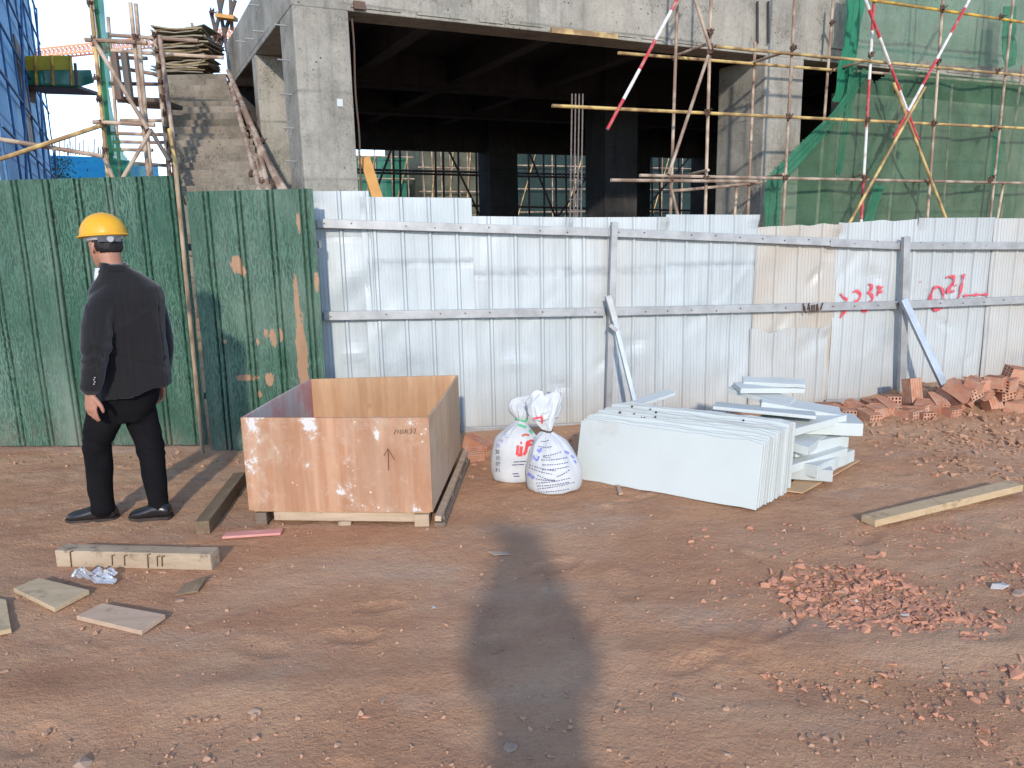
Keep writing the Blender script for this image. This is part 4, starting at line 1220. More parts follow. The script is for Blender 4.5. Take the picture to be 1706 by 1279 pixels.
mb = M(); mb.bar(fp(s0 + .04, .19, z0 - .2), fp(s0 + .17, .50, 0), .035, .035, FN); part('brace', mb, MAT['rail_blue'], MF, bevel=.003)
mb = M(); p = fp(s0 + .02, .215, spx(1012, 540)[1]); mb.box(p, (.075, .05, .03), Euler((0, .7, 0)).to_matrix()); part('clamp', mb, MAT['rail'], MF)
s0, z0 = spx(1486, 496); s1, z1 = spx(1550, 668)
mb = M(); mb.bar(fp(s0, .15, z0), fp(s1 - .16, .42, .10), .06, .04, FN); part('brace', mb, MAT['rail_blue'], MF, bevel=.004)
mb = M()
for k in range(9):
    s_, z_ = spx(1331 + k * 3.5, 511 + random.uniform(-4, 4)); mb.tube(fp(s_, .08, z_ - .03), fp(s_ + random.uniform(-.02, .02), .085, z_ + .03), .006, 5)
part('wire_tie', mb, MAT['coupler'], MF, kind='stuff')
mb = M()
for pts, d_ in (([(529, 372), (1010, 387), (1382, 403), (1780, 409)], .074), ([(540, 525), (1003, 518), (1487, 507), (1780, 495)], .076)):
    q_ = [spx(*p) for p in pts]
    s_ = q_[0][0] + .05
    while s_ < 5.0:
        z_ = float(np.interp(s_, [a[0] for a in q_], [a[1] for a in q_])) + random.uniform(-.012, .012)
        mb.tube(fp(s_, d_ - .01, z_), fp(s_, d_ + .004, z_), .0055, 6); s_ += random.choice((.207, .207, .414)) + random.uniform(-.02, .02)
part('screw', mb, MAT['coupler'], MF, kind='stuff')
# sprayed numbers
def ribbon_on_fence(pts_px, w, name='spray_mark', mat='spray', lift=.0045):
    pts = np.array([spx(*p) for p in pts_px]); D = catmull(pts, 6) if len(pts) > 2 else np.array([pts[0] + (pts[-1] - pts[0]) * t for t in np.linspace(0, 1, 12)])
    seg = np.linalg.norm(np.diff(D, axis=0), axis=1); n = max(int(seg.sum() / .006), 4)
    cum = np.concatenate([[0], np.cumsum(seg)]); q = np.linspace(0, cum[-1], n)
    D = np.column_stack([np.interp(q, cum, D[:, 0]), np.interp(q, cum, D[:, 1])])
    tg = np.gradient(D, axis=0); tg /= np.linalg.norm(tg, axis=1)[:, None] + 1e-9
    nn = np.column_stack([-tg[:, 1], tg[:, 0]])
    vs, fs = [], []
    for i in range(n):
        wi = w * (.72 + .28 * math.sin(i * .35 + pts_px[0][0])) * (.55 if i in (0, n - 1) else 1)
        for k in (-1, -.33, .33, 1):
            p = D[i] + nn[i] * wi / 2 * k
            vs.append(fp(p[0], float(rib_depth(np.array(p[0]))) + .018 + lift, p[1]))
    for i in range(n - 1):
        for k in range(3):
            fs.append((i * 4 + k, i * 4 + k + 1, i * 4 + k + 5, i * 4 + k + 4))
    part(name, (np.array(vs), fs), MAT[mat], MF, fix=False)
def z8(*pts): return [(1240 + x / 3.655, 350 + y / 3.655) for x, y in pts]
marks = [z8((578, 506), (596, 530), (620, 548)), z8((612, 598), (592, 625), (576, 656)), z8((650, 500), (678, 490), (698, 512), (690, 540), (662, 562)),
         z8((742, 448), (766, 455), (764, 478), (738, 502), (766, 512), (772, 545), (745, 560)), z8((706, 606), (722, 612), (740, 602)),
         z8((802, 462), (820, 470), (838, 464)), z8((822, 472), (808, 500), (800, 522)), z8((808, 500), (836, 495)),
         z8((1122, 548), (1124, 510), (1145, 474), (1172, 464), (1200, 484), (1206, 545)), z8((1140, 592), (1165, 606), (1196, 594)), z8((1152, 538), (1162, 546)),
         z8((1222, 410), (1246, 400), (1266, 412), (1256, 446), (1228, 498), (1272, 486)), z8((1274, 452), (1282, 460)), z8((1328, 386), (1318, 450), (1298, 532)), z8((1328, 520), (1390, 514), (1478, 510)), z8((1064, 430), (1068, 438))]
for i, mk in enumerate(marks):
    ribbon_on_fence(mk, .06, 'spray_haze', 'spray_soft', .003)
    ribbon_on_fence(mk, .029 if i not in (14, 10, 12, 15) else .022)

# ================================================================== GREEN SHEET FENCE
GP0 = V((-2.03, 5.58, 0)); GT = V((.997, -.0775, 0)); GN = V((-.0775, -.997, 0))
def gsp(px, py):
    P = onp(px, py, GP0, GN); return float((P - GP0) @ GT), float(P[2])
GF = thing('green_fence', 'green grass-print corrugated sheet fence with peeling patches on the left', 'fence', (-2.3, 5.6, 0))
def green_panel(s0, s1, zt, zb, off, seed, fade=None, peel=(), pitch=.232, ph=0.0, label=None):
    ss = np.arange(s0, s1 + .006, .0125)
    kk = np.arange(math.floor((s0 - ph) / pitch) - 1, math.ceil((s1 - ph) / pitch) + 1)
    ex_ = np.concatenate([ph + (kk[:, None] + c_) * pitch + np.array([-.009, -.0055, -.0015, .0015, .0055, .009])[None] for c_ in (.44, .60)]).ravel()
    ss = np.unique(np.concatenate([ss, ex_[(ex_ > s0) & (ex_ < s1)]])); zz = np.linspace(0, 1, 110)
    S, T_ = np.meshgrid(ss, zz, indexing='ij'); Z = zb + (zt - zb) * T_
    t = ((S - ph) / pitch) % 1.0
    gd = np.minimum(np.abs(t - .44), np.abs(t - .60)) * pitch
    g = -.030 * sstep(.0092, .002, gd)
    D = g + off + .008 * vn1(S * 2 + seed, Z * 1.3) + .004 * vn2(S * 6 + seed, Z * 3)
    P = GP0 + S[..., None] * GT + D[..., None] * GN + Z[..., None] * V((0, 0, 1))
    n1, n2 = S.shape; idx = np.arange(n1 * n2).reshape(n1, n2)
    f = np.stack([idx[:-1, :-1], idx[1:, :-1], idx[1:, 1:], idx[:-1, 1:]], -1).reshape(-1, 4)
    fd = np.zeros_like(Z) if fade is None else fade(S, Z)
    pl = np.zeros_like(Z)
    for px, py, rx, ry in peel:
        cs, cz = gsp(px, py); k = 5.58 / F
        dd = np.sqrt(((S - cs) / (rx * k)) ** 2 + ((Z - cz) / (ry * k)) ** 2)
        pl = np.maximum(pl, .72 * (1 - sstep(.55, 1.45, dd)))
    return part('sheet_panel', (P.reshape(-1, 3), [tuple(x) for x in f]), MAT['green_print'], GF, attrs={'fade': fd.ravel(), 'peel': pl.ravel()}, smooth=True, fix=False, label=label)
sA = gsp(108, 500)[0]; sB = gsp(323, 500)[0]; sC = gsp(331, 500)[0]; sD = gsp(535, 500)[0]
ph0 = gsp(113, 450)[0]
green_panel(sA - 2.4, sA - .72, 2.0, .03, .0, 1, lambda S, Z: .5 + .5 * vn1(S * 2, Z))
green_panel(sA - .735, sA + .0, 2.0, .03, .012, 2, lambda S, Z: np.clip(.35 + .9 * sstep(sA - .3, sA, S) * sstep(1.6, .7, Z), 0, 1), label='faded greyish green sheet')
green_panel(sA - .02, sB, 2.0, .035, .004, 3, lambda S, Z: .12 + .25 * sstep(.7, 0, Z))
green_panel(sC, sD, 1.885, .0, .03, 4, lambda S, Z: .35 + .4 * sstep(.2, .7, vn2(S * 2, Z * 2)), ph=sC + .02,
            peel=((507, 600, 10, 95), (497, 500, 5, 55), (530, 470, 5, 20), (396, 440, 10, 16), (408, 452, 5, 9), (458, 562, 6, 17), (470, 556, 4, 14), (446, 555, 4, 10), (414, 628, 26, 6), (452, 630, 8, 14), (436, 655, 6, 7), (376, 568, 6, 5), (432, 568, 3, 8), (500, 372, 3, 22)), label='green sheet with large bare brown patches')
mb = M(); a = gsp(300, 290); b = gsp(343, 748)
pt = lambda s, z, d: GP0 + GT * s + GN * d + V((0, 0, z))
mb.tube(pt(a[0], 2.06, .055), pt(b[0], -.05, .055), .015, 9); part('post', mb, MAT['rust_post'], GF, smooth=False)
mb = M(); mb.bar(pt(sA - 2.4, 1.5, -.10), pt(sD, 1.5, -.08), .04, .05); part('back_rail', mb, MAT['rail'], GF)
mb = M(); mb.bar(pt(sA - 2.4, .4, -.10), pt(sD, .4, -.08), .04, .05); part('back_rail', mb, MAT['rail'], GF)

# ================================================================== PLYWOOD CRATE
fl, fr = gp(415, 850, .085), gp(721, 853, .085)
bl_, br_ = V((-1.375, 5.14, .085)), V((-.366, 5.16, .085))
CR = thing('plywood_crate', 'open topped plywood crate splashed with white paint on a low timber base', 'crate', ((fl + br_) / 2) * V((1, 1, 0)))
ztp = .612
def lift(p, z, k=0.0): return V((p[0] + k, p[1], z))
ex = (fr - fl) / np.linalg.norm(fr - fl); ey = (bl_ - fl) / np.linalg.norm(bl_ - fl); eyr = (br_ - fr) / np.linalg.norm(br_ - fr)
th = .014
def panel_mesh(a, b, inward, z0, z1, n=60, m=36, bow=.006):
    """thin board a->b as a fine grid front and a plain back"""
    S, Z = np.meshgrid(np.linspace(0, 1, n), np.linspace(z0, z1, m), indexing='ij')
    bw = bow * np.sin(S * math.pi) * np.sin((Z - z0) / (z1 - z0) * math.pi * .5)
    A = V((a[0], a[1], 0)); B = V((b[0], b[1], 0)); I = V(inward)
    P0 = A + S[..., None] * (B - A) + Z[..., None] * V((0, 0, 1)) - bw[..., None] * I
    P1 = P0 + I * th
    N = n * m; idx = np.arange(N).reshape(n, m)
    f = [tuple(x) for x in np.stack([idx[:-1, :-1], idx[1:, :-1], idx[1:, 1:], idx[:-1, 1:]], -1).reshape(-1, 4)]
    f += [tuple(N + i for i in q[::-1]) for q in f]
    edge = [idx[i, 0] for i in range(n)] + [idx[n - 1, j] for j in range(1, m)] + [idx[i, m - 1] for i in range(n - 2, -1, -1)] + [idx[0, j] for j in range(m - 2, 0, -1)]
    for i in range(len(edge)):
        p, q = edge[i], edge[(i + 1) % len(edge)]; f.append((q, p, p + N, q + N))
    return np.concatenate([P0.reshape(-1, 3), P1.reshape(-1, 3)]), f, S, Z
v_, f_, S, Z = panel_mesh(fl, fr, ey, .085, ztp)
q = (Z - .085) / (ztp - .085)
sp = .215 + .30 * np.exp(-((S - .06) / .09) ** 2) * q + .55 * np.exp(-((S - .38) / .045) ** 2) * sstep(.45, .95, q) + .34 * np.exp(-((S - .9) / .06) ** 2) * sstep(.5, 1, q) \
     + .22 * np.exp(-((S - .93) / .07) ** 2) * sstep(.35, 0, q) * 1.3 + .6 * np.exp(-((S - .725) / .016) ** 2 - ((q - .8) / .08) ** 2) + .12 * sstep(.15, .6, vn2(S * 6, q * 4))
part('front_panel', (v_, f_), MAT['crate_front'], CR, attrs={'splash': np.concatenate([sp.ravel(), sp.ravel() * 0])})
part('back_panel', panel_mesh(br_ + V((.0, 0, 0)), bl_, -ey, .085, ztp - .003)[:2], MAT['crate_in'], CR)
part('side_panel', panel_mesh(bl_ - ey * .016, fl + ey * .016, ex, .085, ztp - .002)[:2], MAT['crate_red'], CR)
part('side_panel', panel_mesh(fr + eyr * .016, br_ - eyr * .016, -ex, .085, ztp - .004)[:2], MAT['crate_grey'], CR, label='greyed plywood side')
mb = M(); mb.hexa([lift(p, .072) for p in (fl + ex * .02 + ey * .02, fr - ex * .02 + ey * .02, br_ - ex * .02 - ey * .02, bl_ + ex * .02 - ey * .02)] + [lift(p, .0848) for p in (fl + ex * .02 + ey * .02, fr - ex * .02 + ey * .02, br_ - ex * .02 - ey * .02, bl_ + ex * .02 - ey * .02)])
part('bottom_board', mb, MAT['crate_in'], CR)
mb = M(); mb.bar(lift(fl + ex * .13 + ey * .035, .045), lift(fr - ex * .06 + ey * .035, .045), .03, .05); part('front_runner', mb, MAT['pallet'], CR, bevel=.003)
for k, (dx, w) in enumerate(((.06, .06), (.53, .07), (.96, .08))):
    mb = M(); mb.box(lift(fl + ex * dx + ey * .05, .035 if k != 1 else .012), (w, .10, .07 if k != 1 else .024)); part('foot_block', mb, MAT['pallet_dark' if k == 0 else 'pallet'], CR, bevel=.003)
o_ = ex * .03
mb = M(); mb.bar(lift(fr + o_ - eyr * .02, .055), lift(br_ + o_ + eyr * .02, .055), .035, .03); part('side_runner', mb, MAT['pallet'], CR, bevel=.003)
mb = M(); mb.bar(lift(fr + o_ * 1.2, .012), lift(br_ + o_ * 1.2, .012), .06, .022); part('side_runner', mb, MAT['pallet_dark'], CR, bevel=.003)
for t in (.08, .38, .68, .95):
    mb = M(); p = fr + (br_ - fr) * t + o_; mb.box(lift(p, .032), (.045, .09, .018)); part('foot_block', mb, MAT['pallet_dark'], CR)
def flat_mark(name, pts_px, w, mat, parent, p0, nrm, lift_=.010):
    pts = [onp(px, py, V(p0) + V(nrm) * lift_, nrm) for px, py in pts_px]; up = V((0, 0, 1)); sd = np.cross(up, V(nrm))
    vs, fs = [], []
    for i, p in enumerate(pts):
        t = pts[min(i + 1, len(pts) - 1)] - pts[max(i - 1, 0)]; k = np.cross(t, V(nrm)); k /= np.linalg.norm(k)
        vs += [p - k * w / 2, p + k * w / 2]
    for i in range(len(pts) - 1): fs.append((2 * i, 2 * i + 1, 2 * i + 3, 2 * i + 2))
    return part(name, (np.array(vs), fs), MAT[mat], parent, fix=False)
fn = np.cross(ex, V((0, 0, 1)));
def zc(*p): return [(390 + x / 4.127, 590 + y / 4.127) for x, y in p]
for st in (zc((1056, 648), (1060, 700), (1062, 800)), zc((1030, 698), (1056, 648), (1102, 724))):
    flat_mark('pencil_arrow', st, .004, 'pencil', CR, fl, fn)
for st in (zc((1100, 550), (1112, 520), (1130, 525), (1125, 545)), zc((1142, 548), (1146, 522), (1160, 520), (1164, 540), (1150, 545)), zc((1176, 545), (1180, 515), (1195, 522), (1184, 532), (1198, 545)), zc((1205, 520), (1220, 510), (1222, 528), (1208, 548)), zc((1232, 515), (1250, 512), (1240, 540), (1256, 545))):
    flat_mark('pencil_mark', st, .0035, 'pencil', CR, fl, fn)

# ================================================================== SACKS
from mathutils.bvhtree import BVHTree
def sack(name, label, cx, cy, prof, seed, yaw=0.0, wr=1.0):
    n = 72; rings = []; ang = np.linspace(0, 2 * math.pi, n, endpoint=False)
    Pf = catmull(np.array(prof, float), 6)             # z, rx, ry, dx, dy, crumple
    for z, rx, ry, dx, dy, cr in Pf:
        w = 1 + cr * (.06 * np.sin(ang * 9 + seed + z * 9) + .05 * np.sin(ang * 15 - z * 11 + seed * 2) + .04 * np.sin(ang * 23 + z * 15) + .20 * vn4(np.cos(ang) * 2.2 + seed, np.sin(ang) * 2.2 + z * 16)) * wr \
            + .018 * vn1(np.cos(ang) * 2 + seed, np.sin(ang) * 2 + z * 9) + .012 * vn2(np.cos(ang) * 5 + seed, z * 22 + np.sin(ang) * 3)
        x = rx * np.cos(ang) * w; y = ry * np.sin(ang) * w
        zz = z + cr * .014 * np.sin(ang * 3 + seed) * (z > .5) + cr * .02 * vn2(np.cos(ang) * 2 + seed, np.sin(ang) * 2) * (z > .45) + .006 * vn3(np.cos(ang) * 3 + seed, np.sin(ang) * 3 + z * 4)
        rings.append(np.column_stack([cx + dx + x * math.cos(yaw) - y * math.sin(yaw), cy + dy + x * math.sin(yaw) + y * math.cos(yaw), np.maximum(zz, .004)]))
    mb = M(); mb.loft(rings); v, f = mb.arrays()
    T = thing(name, label, 'sack', (cx, cy, 0), 'fertiliser sacks beside the crate')
    b = part('bag_body', (v, f), MAT['sack'], T, smooth=True)
    return T, BVHTree.FromPolygons([tuple(p) for p in v], f)
def drape(bvh, pts_px, lift_=.004):
    out = []
    for px, py in pts_px:
        d = Vector(ray(px, py)).normalized(); h = bvh.ray_cast(Vector(C0), d)
        if h[0] is None: return None
        out.append(V(h[0] - d * lift_ + Vector((0, 0, 0))))
    return out
def sack_ribbon(bvh, pts_px, wpx, mat, T, name='print_mark'):
    D = catmull(np.array(pts_px, float), 5) if len(pts_px) > 2 else np.array([np.array(pts_px[0]) + (np.array(pts_px[1]) - np.array(pts_px[0])) * t for t in np.linspace(0, 1, 6)])
    tg = np.gradient(D, axis=0); tg /= np.linalg.norm(tg, axis=1)[:, None] + 1e-9; nn = np.column_stack([-tg[:, 1], tg[:, 0]])
    A = drape(bvh, D - nn * wpx / 2); B = drape(bvh, D + nn * wpx / 2)
    if A is None or B is None: return None
    vs = A + B; n = len(A)
    return np.array(vs), [(i, i + 1, n + i + 1, n + i) for i in range(n - 1)]
def add_marks(items, mat, T, name, kind=None):
    mb = M()
    for it in items:
        if it is not None: mb.add(*it)
    if mb.n: part(name, mb, MAT[mat], T, fix=False, kind=kind)
def glyphs(text, bvh, x, y, size, mat, T, name, rot=0.0, wide=1.0):   # characters laid on the sack, x,y = photo pixel of the lower left corner
    c = bpy.data.curves.new('tmp', 'FONT'); c.body = text; c.size = 1.0
    o = bpy.data.objects.new('tmp', c); COL.objects.link(o)
    dg = bpy.context.evaluated_depsgraph_get(); dg.update()
    me = bpy.data.meshes.new_from_object(o.evaluated_get(dg))
    co = [(v.co.x, v.co.y) for v in me.vertices]; fs = [tuple(p.vertices) for p in me.polygons]
    bpy.data.objects.remove(o); bpy.data.curves.remove(c); bpy.data.meshes.remove(me)
    px = [(x + (a * wide * math.cos(rot) - b * math.sin(rot)) * size, y - (a * wide * math.sin(rot) + b * math.cos(rot)) * size) for a, b in co]
    P = drape(bvh, px)
    if P is None: return
    part(name, (np.array(P), fs), MAT[mat], T, fix=False)
g = gp(923, 815); kx = g[1] / F
S1, bv1 = sack('sack', 'front white woven sack tied at the neck with blue printed lines', g[0], g[1], [
    (.004, .128, .10, .0, 0, 0), (.02, .160, .125, 0, 0, .05), (.07, .172, .13, 0, 0, .05), (.15, .165, .125, -.002, 0, .1), (.23, .135, .105, -.01, 0, .3), (.30, .098, .085, -.022, .01, .6), (.34, .056, .05, -.035, .015, 1.0),
    (.365, .028, .026, -.04, .018, 1.5), (.385, .03, .028, -.042, .02, 1.5), (.42, .052, .038, -.05, .025, 1.3), (.47, .080, .045, -.055, .03, 1.1), (.52, .098, .042, -.05, .04, 1.1), (.555, .095, .032, -.042, .045, 1.4), (.585, .075, .016, -.03, .05, 1.6), (.60, .05, .006, -.025, .05, 1.2)], 3)
g2 = gp(858, 800)
S2, bv2 = sack('sack', 'rear white sack with a red logo, slumped against the fence side of the front sack', g2[0], g2[1] + .02, [
    (.004, .128, .09, .012, 0, 0), (.02, .155, .11, .012, 0, .03), (.08, .163, .115, .012, 0, .03), (.18, .160, .112, .014, 0, .05), (.27, .138, .10, .018, .01, .15), (.33, .085, .075, .03, .02, .5), (.37, .042, .04, .045, .03, 1.0),
    (.39, .032, .03, .05, .032, 1.3), (.42, .055, .04, .052, .036, 1.1), (.46, .082, .036, .055, .04, 1.2), (.49, .075, .02, .06, .045, 1.3), (.51, .05, .008, .06, .045, 1.0)], 8)
for T, z, dx, dy, r in ((S1, .372, -.041, .019, .034), (S2, .39, .05, .032, .037)):
    c0 = world_of(T); mb = M(); ang = np.linspace(0, 2 * math.pi, 16, endpoint=False)
    for k in range(16):
        p = lambda a: (c0[0] + dx + r * math.cos(a), c0[1] + dy + r * math.sin(a), z + .006 * math.sin(2 * a)); mb.tube(p(ang[k]), p(ang[k] + .42), .006, 5)
    part('tie_string', mb, MAT['green_print2' if T is S2 else 'pole_dark'], T)
def zs(x, y): return (790 + x / 6.09, 630 + y / 6.09)
lines = []
for (x0, y0, x1, y1) in ((560, 880, 840, 940), (556, 905, 800, 975), (640, 985, 830, 1040), (622, 1020, 820, 1030), (630, 1065, 980, 1010), (636, 1095, 970, 1050), (640, 1125, 1030, 1050), (650, 1155, 970, 1120), (680, 830, 950, 800), (690, 880, 960, 850), (690, 930, 970, 890), (700, 790, 890, 740), (840, 1000, 975, 920), (650, 690, 790, 690), (680, 640, 760, 620), (700, 800, 780, 795)):
    n = int(abs(x1 - x0) / 26) + 1
    for k in range(n):
        t0, t1 = k / n, (k + random.uniform(.5, .82)) / n
        yb = 10 * math.sin((t0) * math.pi)
        lines.append(sack_ribbon(bv1, [zs(x0 + (x1 - x0) * t0, y0 + (y1 - y0) * t0 + yb), zs(x0 + (x1 - x0) * t1, y0 + (y1 - y0) * t1 + yb)], 1.5, None, S1))
add_marks(lines, 'black_print', S1, 'printed_lines', 'stuff')
add_marks([sack_ribbon(bv1, [zs(596, 800), zs(640, 830), zs(655, 790)], 3.6, None, S1), sack_ribbon(bv1, [zs(610, 780), zs(600, 810)], 3, None, S1), sack_ribbon(bv1, [zs(640, 720), zs(665, 745), zs(680, 705)], 4, None, S1), sack_ribbon(bv1, [zs(920, 740), zs(965, 765)], 4, None, S1), sack_ribbon(bv1, [zs(980, 780), zs(1012, 810)], 3.4, None, S1), sack_ribbon(bv1, [zs(1015, 830), zs(1035, 860)], 3, None, S1), sack_ribbon(bv1, [zs(545, 965), zs(575, 990), zs(608, 1015)], 5, None, S1)], 'blue_print', S1, 'blue_print')
add_marks([sack_ribbon(bv1, [zs(x, y), zs(x + 60, y - 12), zs(x + 100, y + 2)], 3.0, None, S1) for x, y in ((600, 410), (605, 435), (612, 460))] + [sack_ribbon(bv1, [zs(625, 385), zs(640, 470)], 3, None, S1), sack_ribbon(bv1, [zs(680, 375), zs(690, 460)], 3, None, S1)], 'red_logo', S1, 'red_print')
add_marks([sack_ribbon(bv2, [zs(445, 680), zs(435, 780)], 5, None, S2), sack_ribbon(bv2, [zs(480, 690), zs(470, 780)], 5, None, S2), sack_ribbon(bv2, [zs(440, 780), zs(490, 776)], 5, None, S2), sack_ribbon(bv2, [zs(468, 655), zs(486, 655)], 4.5, None, S2),
           sack_ribbon(bv2, [zs(540, 645), zs(524, 740), zs(500, 778)], 5, None, S2), sack_ribbon(bv2, [zs(536, 650), zs(580, 632), zs(612, 640)], 4, None, S2), sack_ribbon(bv2, [zs(530, 690), zs(570, 672), zs(600, 680)], 4, None, S2), sack_ribbon(bv2, [zs(560, 632), zs(566, 690)], 3, None, S2)], 'red_logo', S2, 'logo')
add_marks([sack_ribbon(bv2, [zs(485, 585), zs(520, 570), zs(560, 580)], 3.6, None, S2), sack_ribbon(bv2, [zs(370, 380), zs(400, 395)], 5, None, S2)], 'red_print', S2, 'red_print')
add_marks([sack_ribbon(bv2, [zs(440, 470), zs(480, 480), zs(530, 500)], 4, None, S2), sack_ribbon(bv2, [zs(560, 520), zs(590, 560)], 4, None, S2)], 'green_print2', S2, 'green_print')
add_marks([sack_ribbon(bv2, [zs(x, y), zs(x + 60, y - 3)], 1.6, None, S2) for x, y in ((400, 850), (465, 845), (385, 880), (450, 876), (390, 970), (400, 995))], 'black_print', S2, 'printed_lines', 'stuff')
for k, ch in enumerate('复合肥料'):
    glyphs(ch, bv2, *zs(214 - 3 * (k == 0), 765 + k * 62), 8.6, 'black_print', S2, 'printed_character')
glyphs('四川', bv2, *zs(378, 1075), 7.5, 'black_print', S2, 'printed_character')
for k, (x, y) in enumerate(((330, 590), (285, 645), (250, 690))):
    glyphs('三专用'[k], bv2, *zs(x - 30, y + 10), 7.5, 'blue_print', S2, 'printed_character')

# ================================================================== WHITE PANELS
def slab(c, L, W, th_, rx, ry, rz, mat, label, group, name='white_panel', bevel=.003, notch=0):
    R3 = np.array(Euler((rx, ry, rz)).to_matrix()); mb = M()
    n = 8; pts = []
    xs = np.linspace(-L / 2, L / 2, n)
    lo = [(x, -W / 2 + random.uniform(-.004, .004)) for x in xs]; hi = [(x, W / 2 + random.uniform(-.006, .006) * (1 + notch)) for x in xs[::-1]]
    poly = [R3 @ V((x, y, -th_ / 2)) + V(c) for x, y in lo + hi]
    mb.prism(poly, R3 @ V((0, 0, th_)))
    return solo(name, mb, MAT[mat], label, 'panel', group, bevel=bevel)
# leaning pack: front sheet's lower edge from (957,797) to (1258,851)
pa, pb = gp(957, 797), gp(1258, 851); pdir = (pb - pa) / np.linalg.norm(pb - pa); pn = V((-pdir[1], pdir[0], 0))   # away from the viewer
az = math.atan2(pdir[1], pdir[0]); Ln = np.linalg.norm(pb - pa)
NPK = 15
offs = np.cumsum([0] + [random.uniform(.026, .034) for _ in range(NPK - 1)])
for k in range(NPK):
    leanv = math.radians(76 + .5 * k); W = .385 + .003 * k + random.uniform(-.006, .014); d = offs[k]
    sh = .006 * k + random.uniform(-.008, .008)
    base = pa + pdir * (Ln / 2 + sh) + pn * d
    up = V((0, 0, 1)) * math.sin(leanv) + pn * math.cos(leanv)
    c = base + up * (W / 2 + .004) + V((0, 0, gz(base)))
    Rm = np.stack([pdir, up, np.cross(pdir, up)], 1); mb = M()
    xs = np.linspace(-Ln / 2, Ln / 2, 14); ch = random.uniform(.0, .02)
    lo = [(x, -W / 2 + random.uniform(-.003, .003)) for x in xs]; hi = [(x, W / 2 + random.uniform(-.005, .005) - (ch if i in (0, 13) else 0)) for i, x in enumerate(xs[::-1])]
    mb.prism([Rm @ V((x, y, -.011)) + c for x, y in lo + hi], Rm[:, 2] * .022)
    lab = 'white foam panel standing in the leaning pack beside the sacks'
    if 0 < k < NPK - 1: lab = ORD[k] + ' white foam panel from the front of the leaning pack beside the sacks'
    if k == 0: lab = 'frontmost smooth white panel of the leaning pack beside the sacks'
    if k == NPK - 1: lab = 'rearmost white panel of the leaning pack, nearest the fence'
    solo('white_panel', mb, MAT['white_panel' if k % 4 else 'white_edge'] if k else MAT['white_panel'], lab, 'panel', 'white panels leaning in a pack', bevel=.003)
# crumbs of dirt on the pack's top edges
mb = M()
for k in range(9):
    t = random.uniform(.15, .9); d = random.uniform(.05, .35)
    p = pa + pdir * Ln * t + pn * (d + .1) + V((0, 0, .405 + .05 * d)); mb.ellipsoid(p, np.eye(3) * random.uniform(.005, .009), 6, 5)
tag(solo('dirt_crumbs', mb, MAT['coupler'], 'dark crumbs of dirt lying on the top of the white panels', 'dirt'), kind='stuff')
# messy heap behind and to the right
heap = [  # px, py of centre, height, length, width, thick, rz deg, tilt x, tilt y
    (1345, 795, .03, .55, .22, .05, -30, 0, 0, 'white panel at the bottom of the heap, lying on the cardboard'),
    (1385, 775, .06, .50, .20, .055, 35, 0, .03, 'white slab with an end turned to the right, low in the heap'),
    (1340, 765, .11, .55, .22, .03, 25, .06, -.04, 'thin white slab sloping down to the left in the heap'),
    (1378, 748, .16, .48, .22, .06, 20, 0, .05, 'thick white slab in the middle of the heap, above the cardboard'),
    (1350, 738, .21, .55, .20, .03, 40, .1, .05, 'white slab with a dark gap beneath, middle of the heap'),
    (1388, 722, .25, .46, .22, .06, -12, 0, .03, 'white block at the right end of the heap beneath the tray'),
    (1340, 710, .31, .56, .24, .025, 30, .08, -.05, 'thin white sheet sloping under the bent tray of the heap'),
    (1360, 690, .36, .50, .20, .05, -22, .05, .1, 'bent white tray with a notch at its end, high in the heap'),
    (1312, 690, .39, .62, .26, .022, -20, -.12, .08, 'broad thin white sheet on the left of the heap top'),
    (1298, 668, .43, .42, .16, .03, -28, .1, .12, 'grey-white sheet sticking up left of the heap top'),
    (1318, 652, .47, .45, .14, .035, -6, .15, .02, 'translucent white strip on the very top of the heap, by the fence'),
    (1308, 640, .51, .40, .10, .025, -8, .2, .03, 'short white offcut leaning at the fence above the heap')]
for px, py, h, L, W, t_, rz, tx, ty, lab in heap:
    p = gp(px - 14, py, h + .02); p = p + V((random.uniform(-.05, .05), .12 + random.uniform(-.05, .08), 0)); rz += random.uniform(-14, 14); tx += random.uniform(-.05, .05); ty += random.uniform(-.04, .04)
    if h < .36: t_ += .022; W += .08
    slab((p[0], p[1], h + t_ / 2), L, W, t_, tx, ty, math.radians(rz), 'white_edge' if 'grey' in lab or 'bottom' in lab else 'white_panel', lab, 'white panels heaped at the fence', notch=1)
p = gp(1088, 668, .40); slab((p[0], p[1], .42), .3, .1, .02, .1, -.2, math.radians(20), 'white_panel', 'small white offcut lying on top of the leaning pack near its left end', 'white panels heaped at the fence')
mb = M(); quad = [gp(*q, .012) for q in ((1300, 818), (1337, 822), (1432, 768), (1395, 752))]; mb.prism(quad, (0, 0, .008))
CB = thing('cardboard_sheet', 'flat brown cardboard sheet with red print under the white heap', 'cardboard', quad[0] * V((1, 1, 0)))
part('sheet', mb, MAT['cardboard'], CB)
for a, b in (((1354, 782), (1398, 780)), ((1350, 789), (1390, 788)), ((1356, 796), (1378, 795))):
    P, Q = gp(*a, .022), gp(*b, .022); n_ = V((.0, .014, 0)); mb = M(); mb.prism([P - n_, Q - n_, Q + n_, P + n_], (0, 0, .001)); part('red_print', mb, MAT['red_print'], CB)

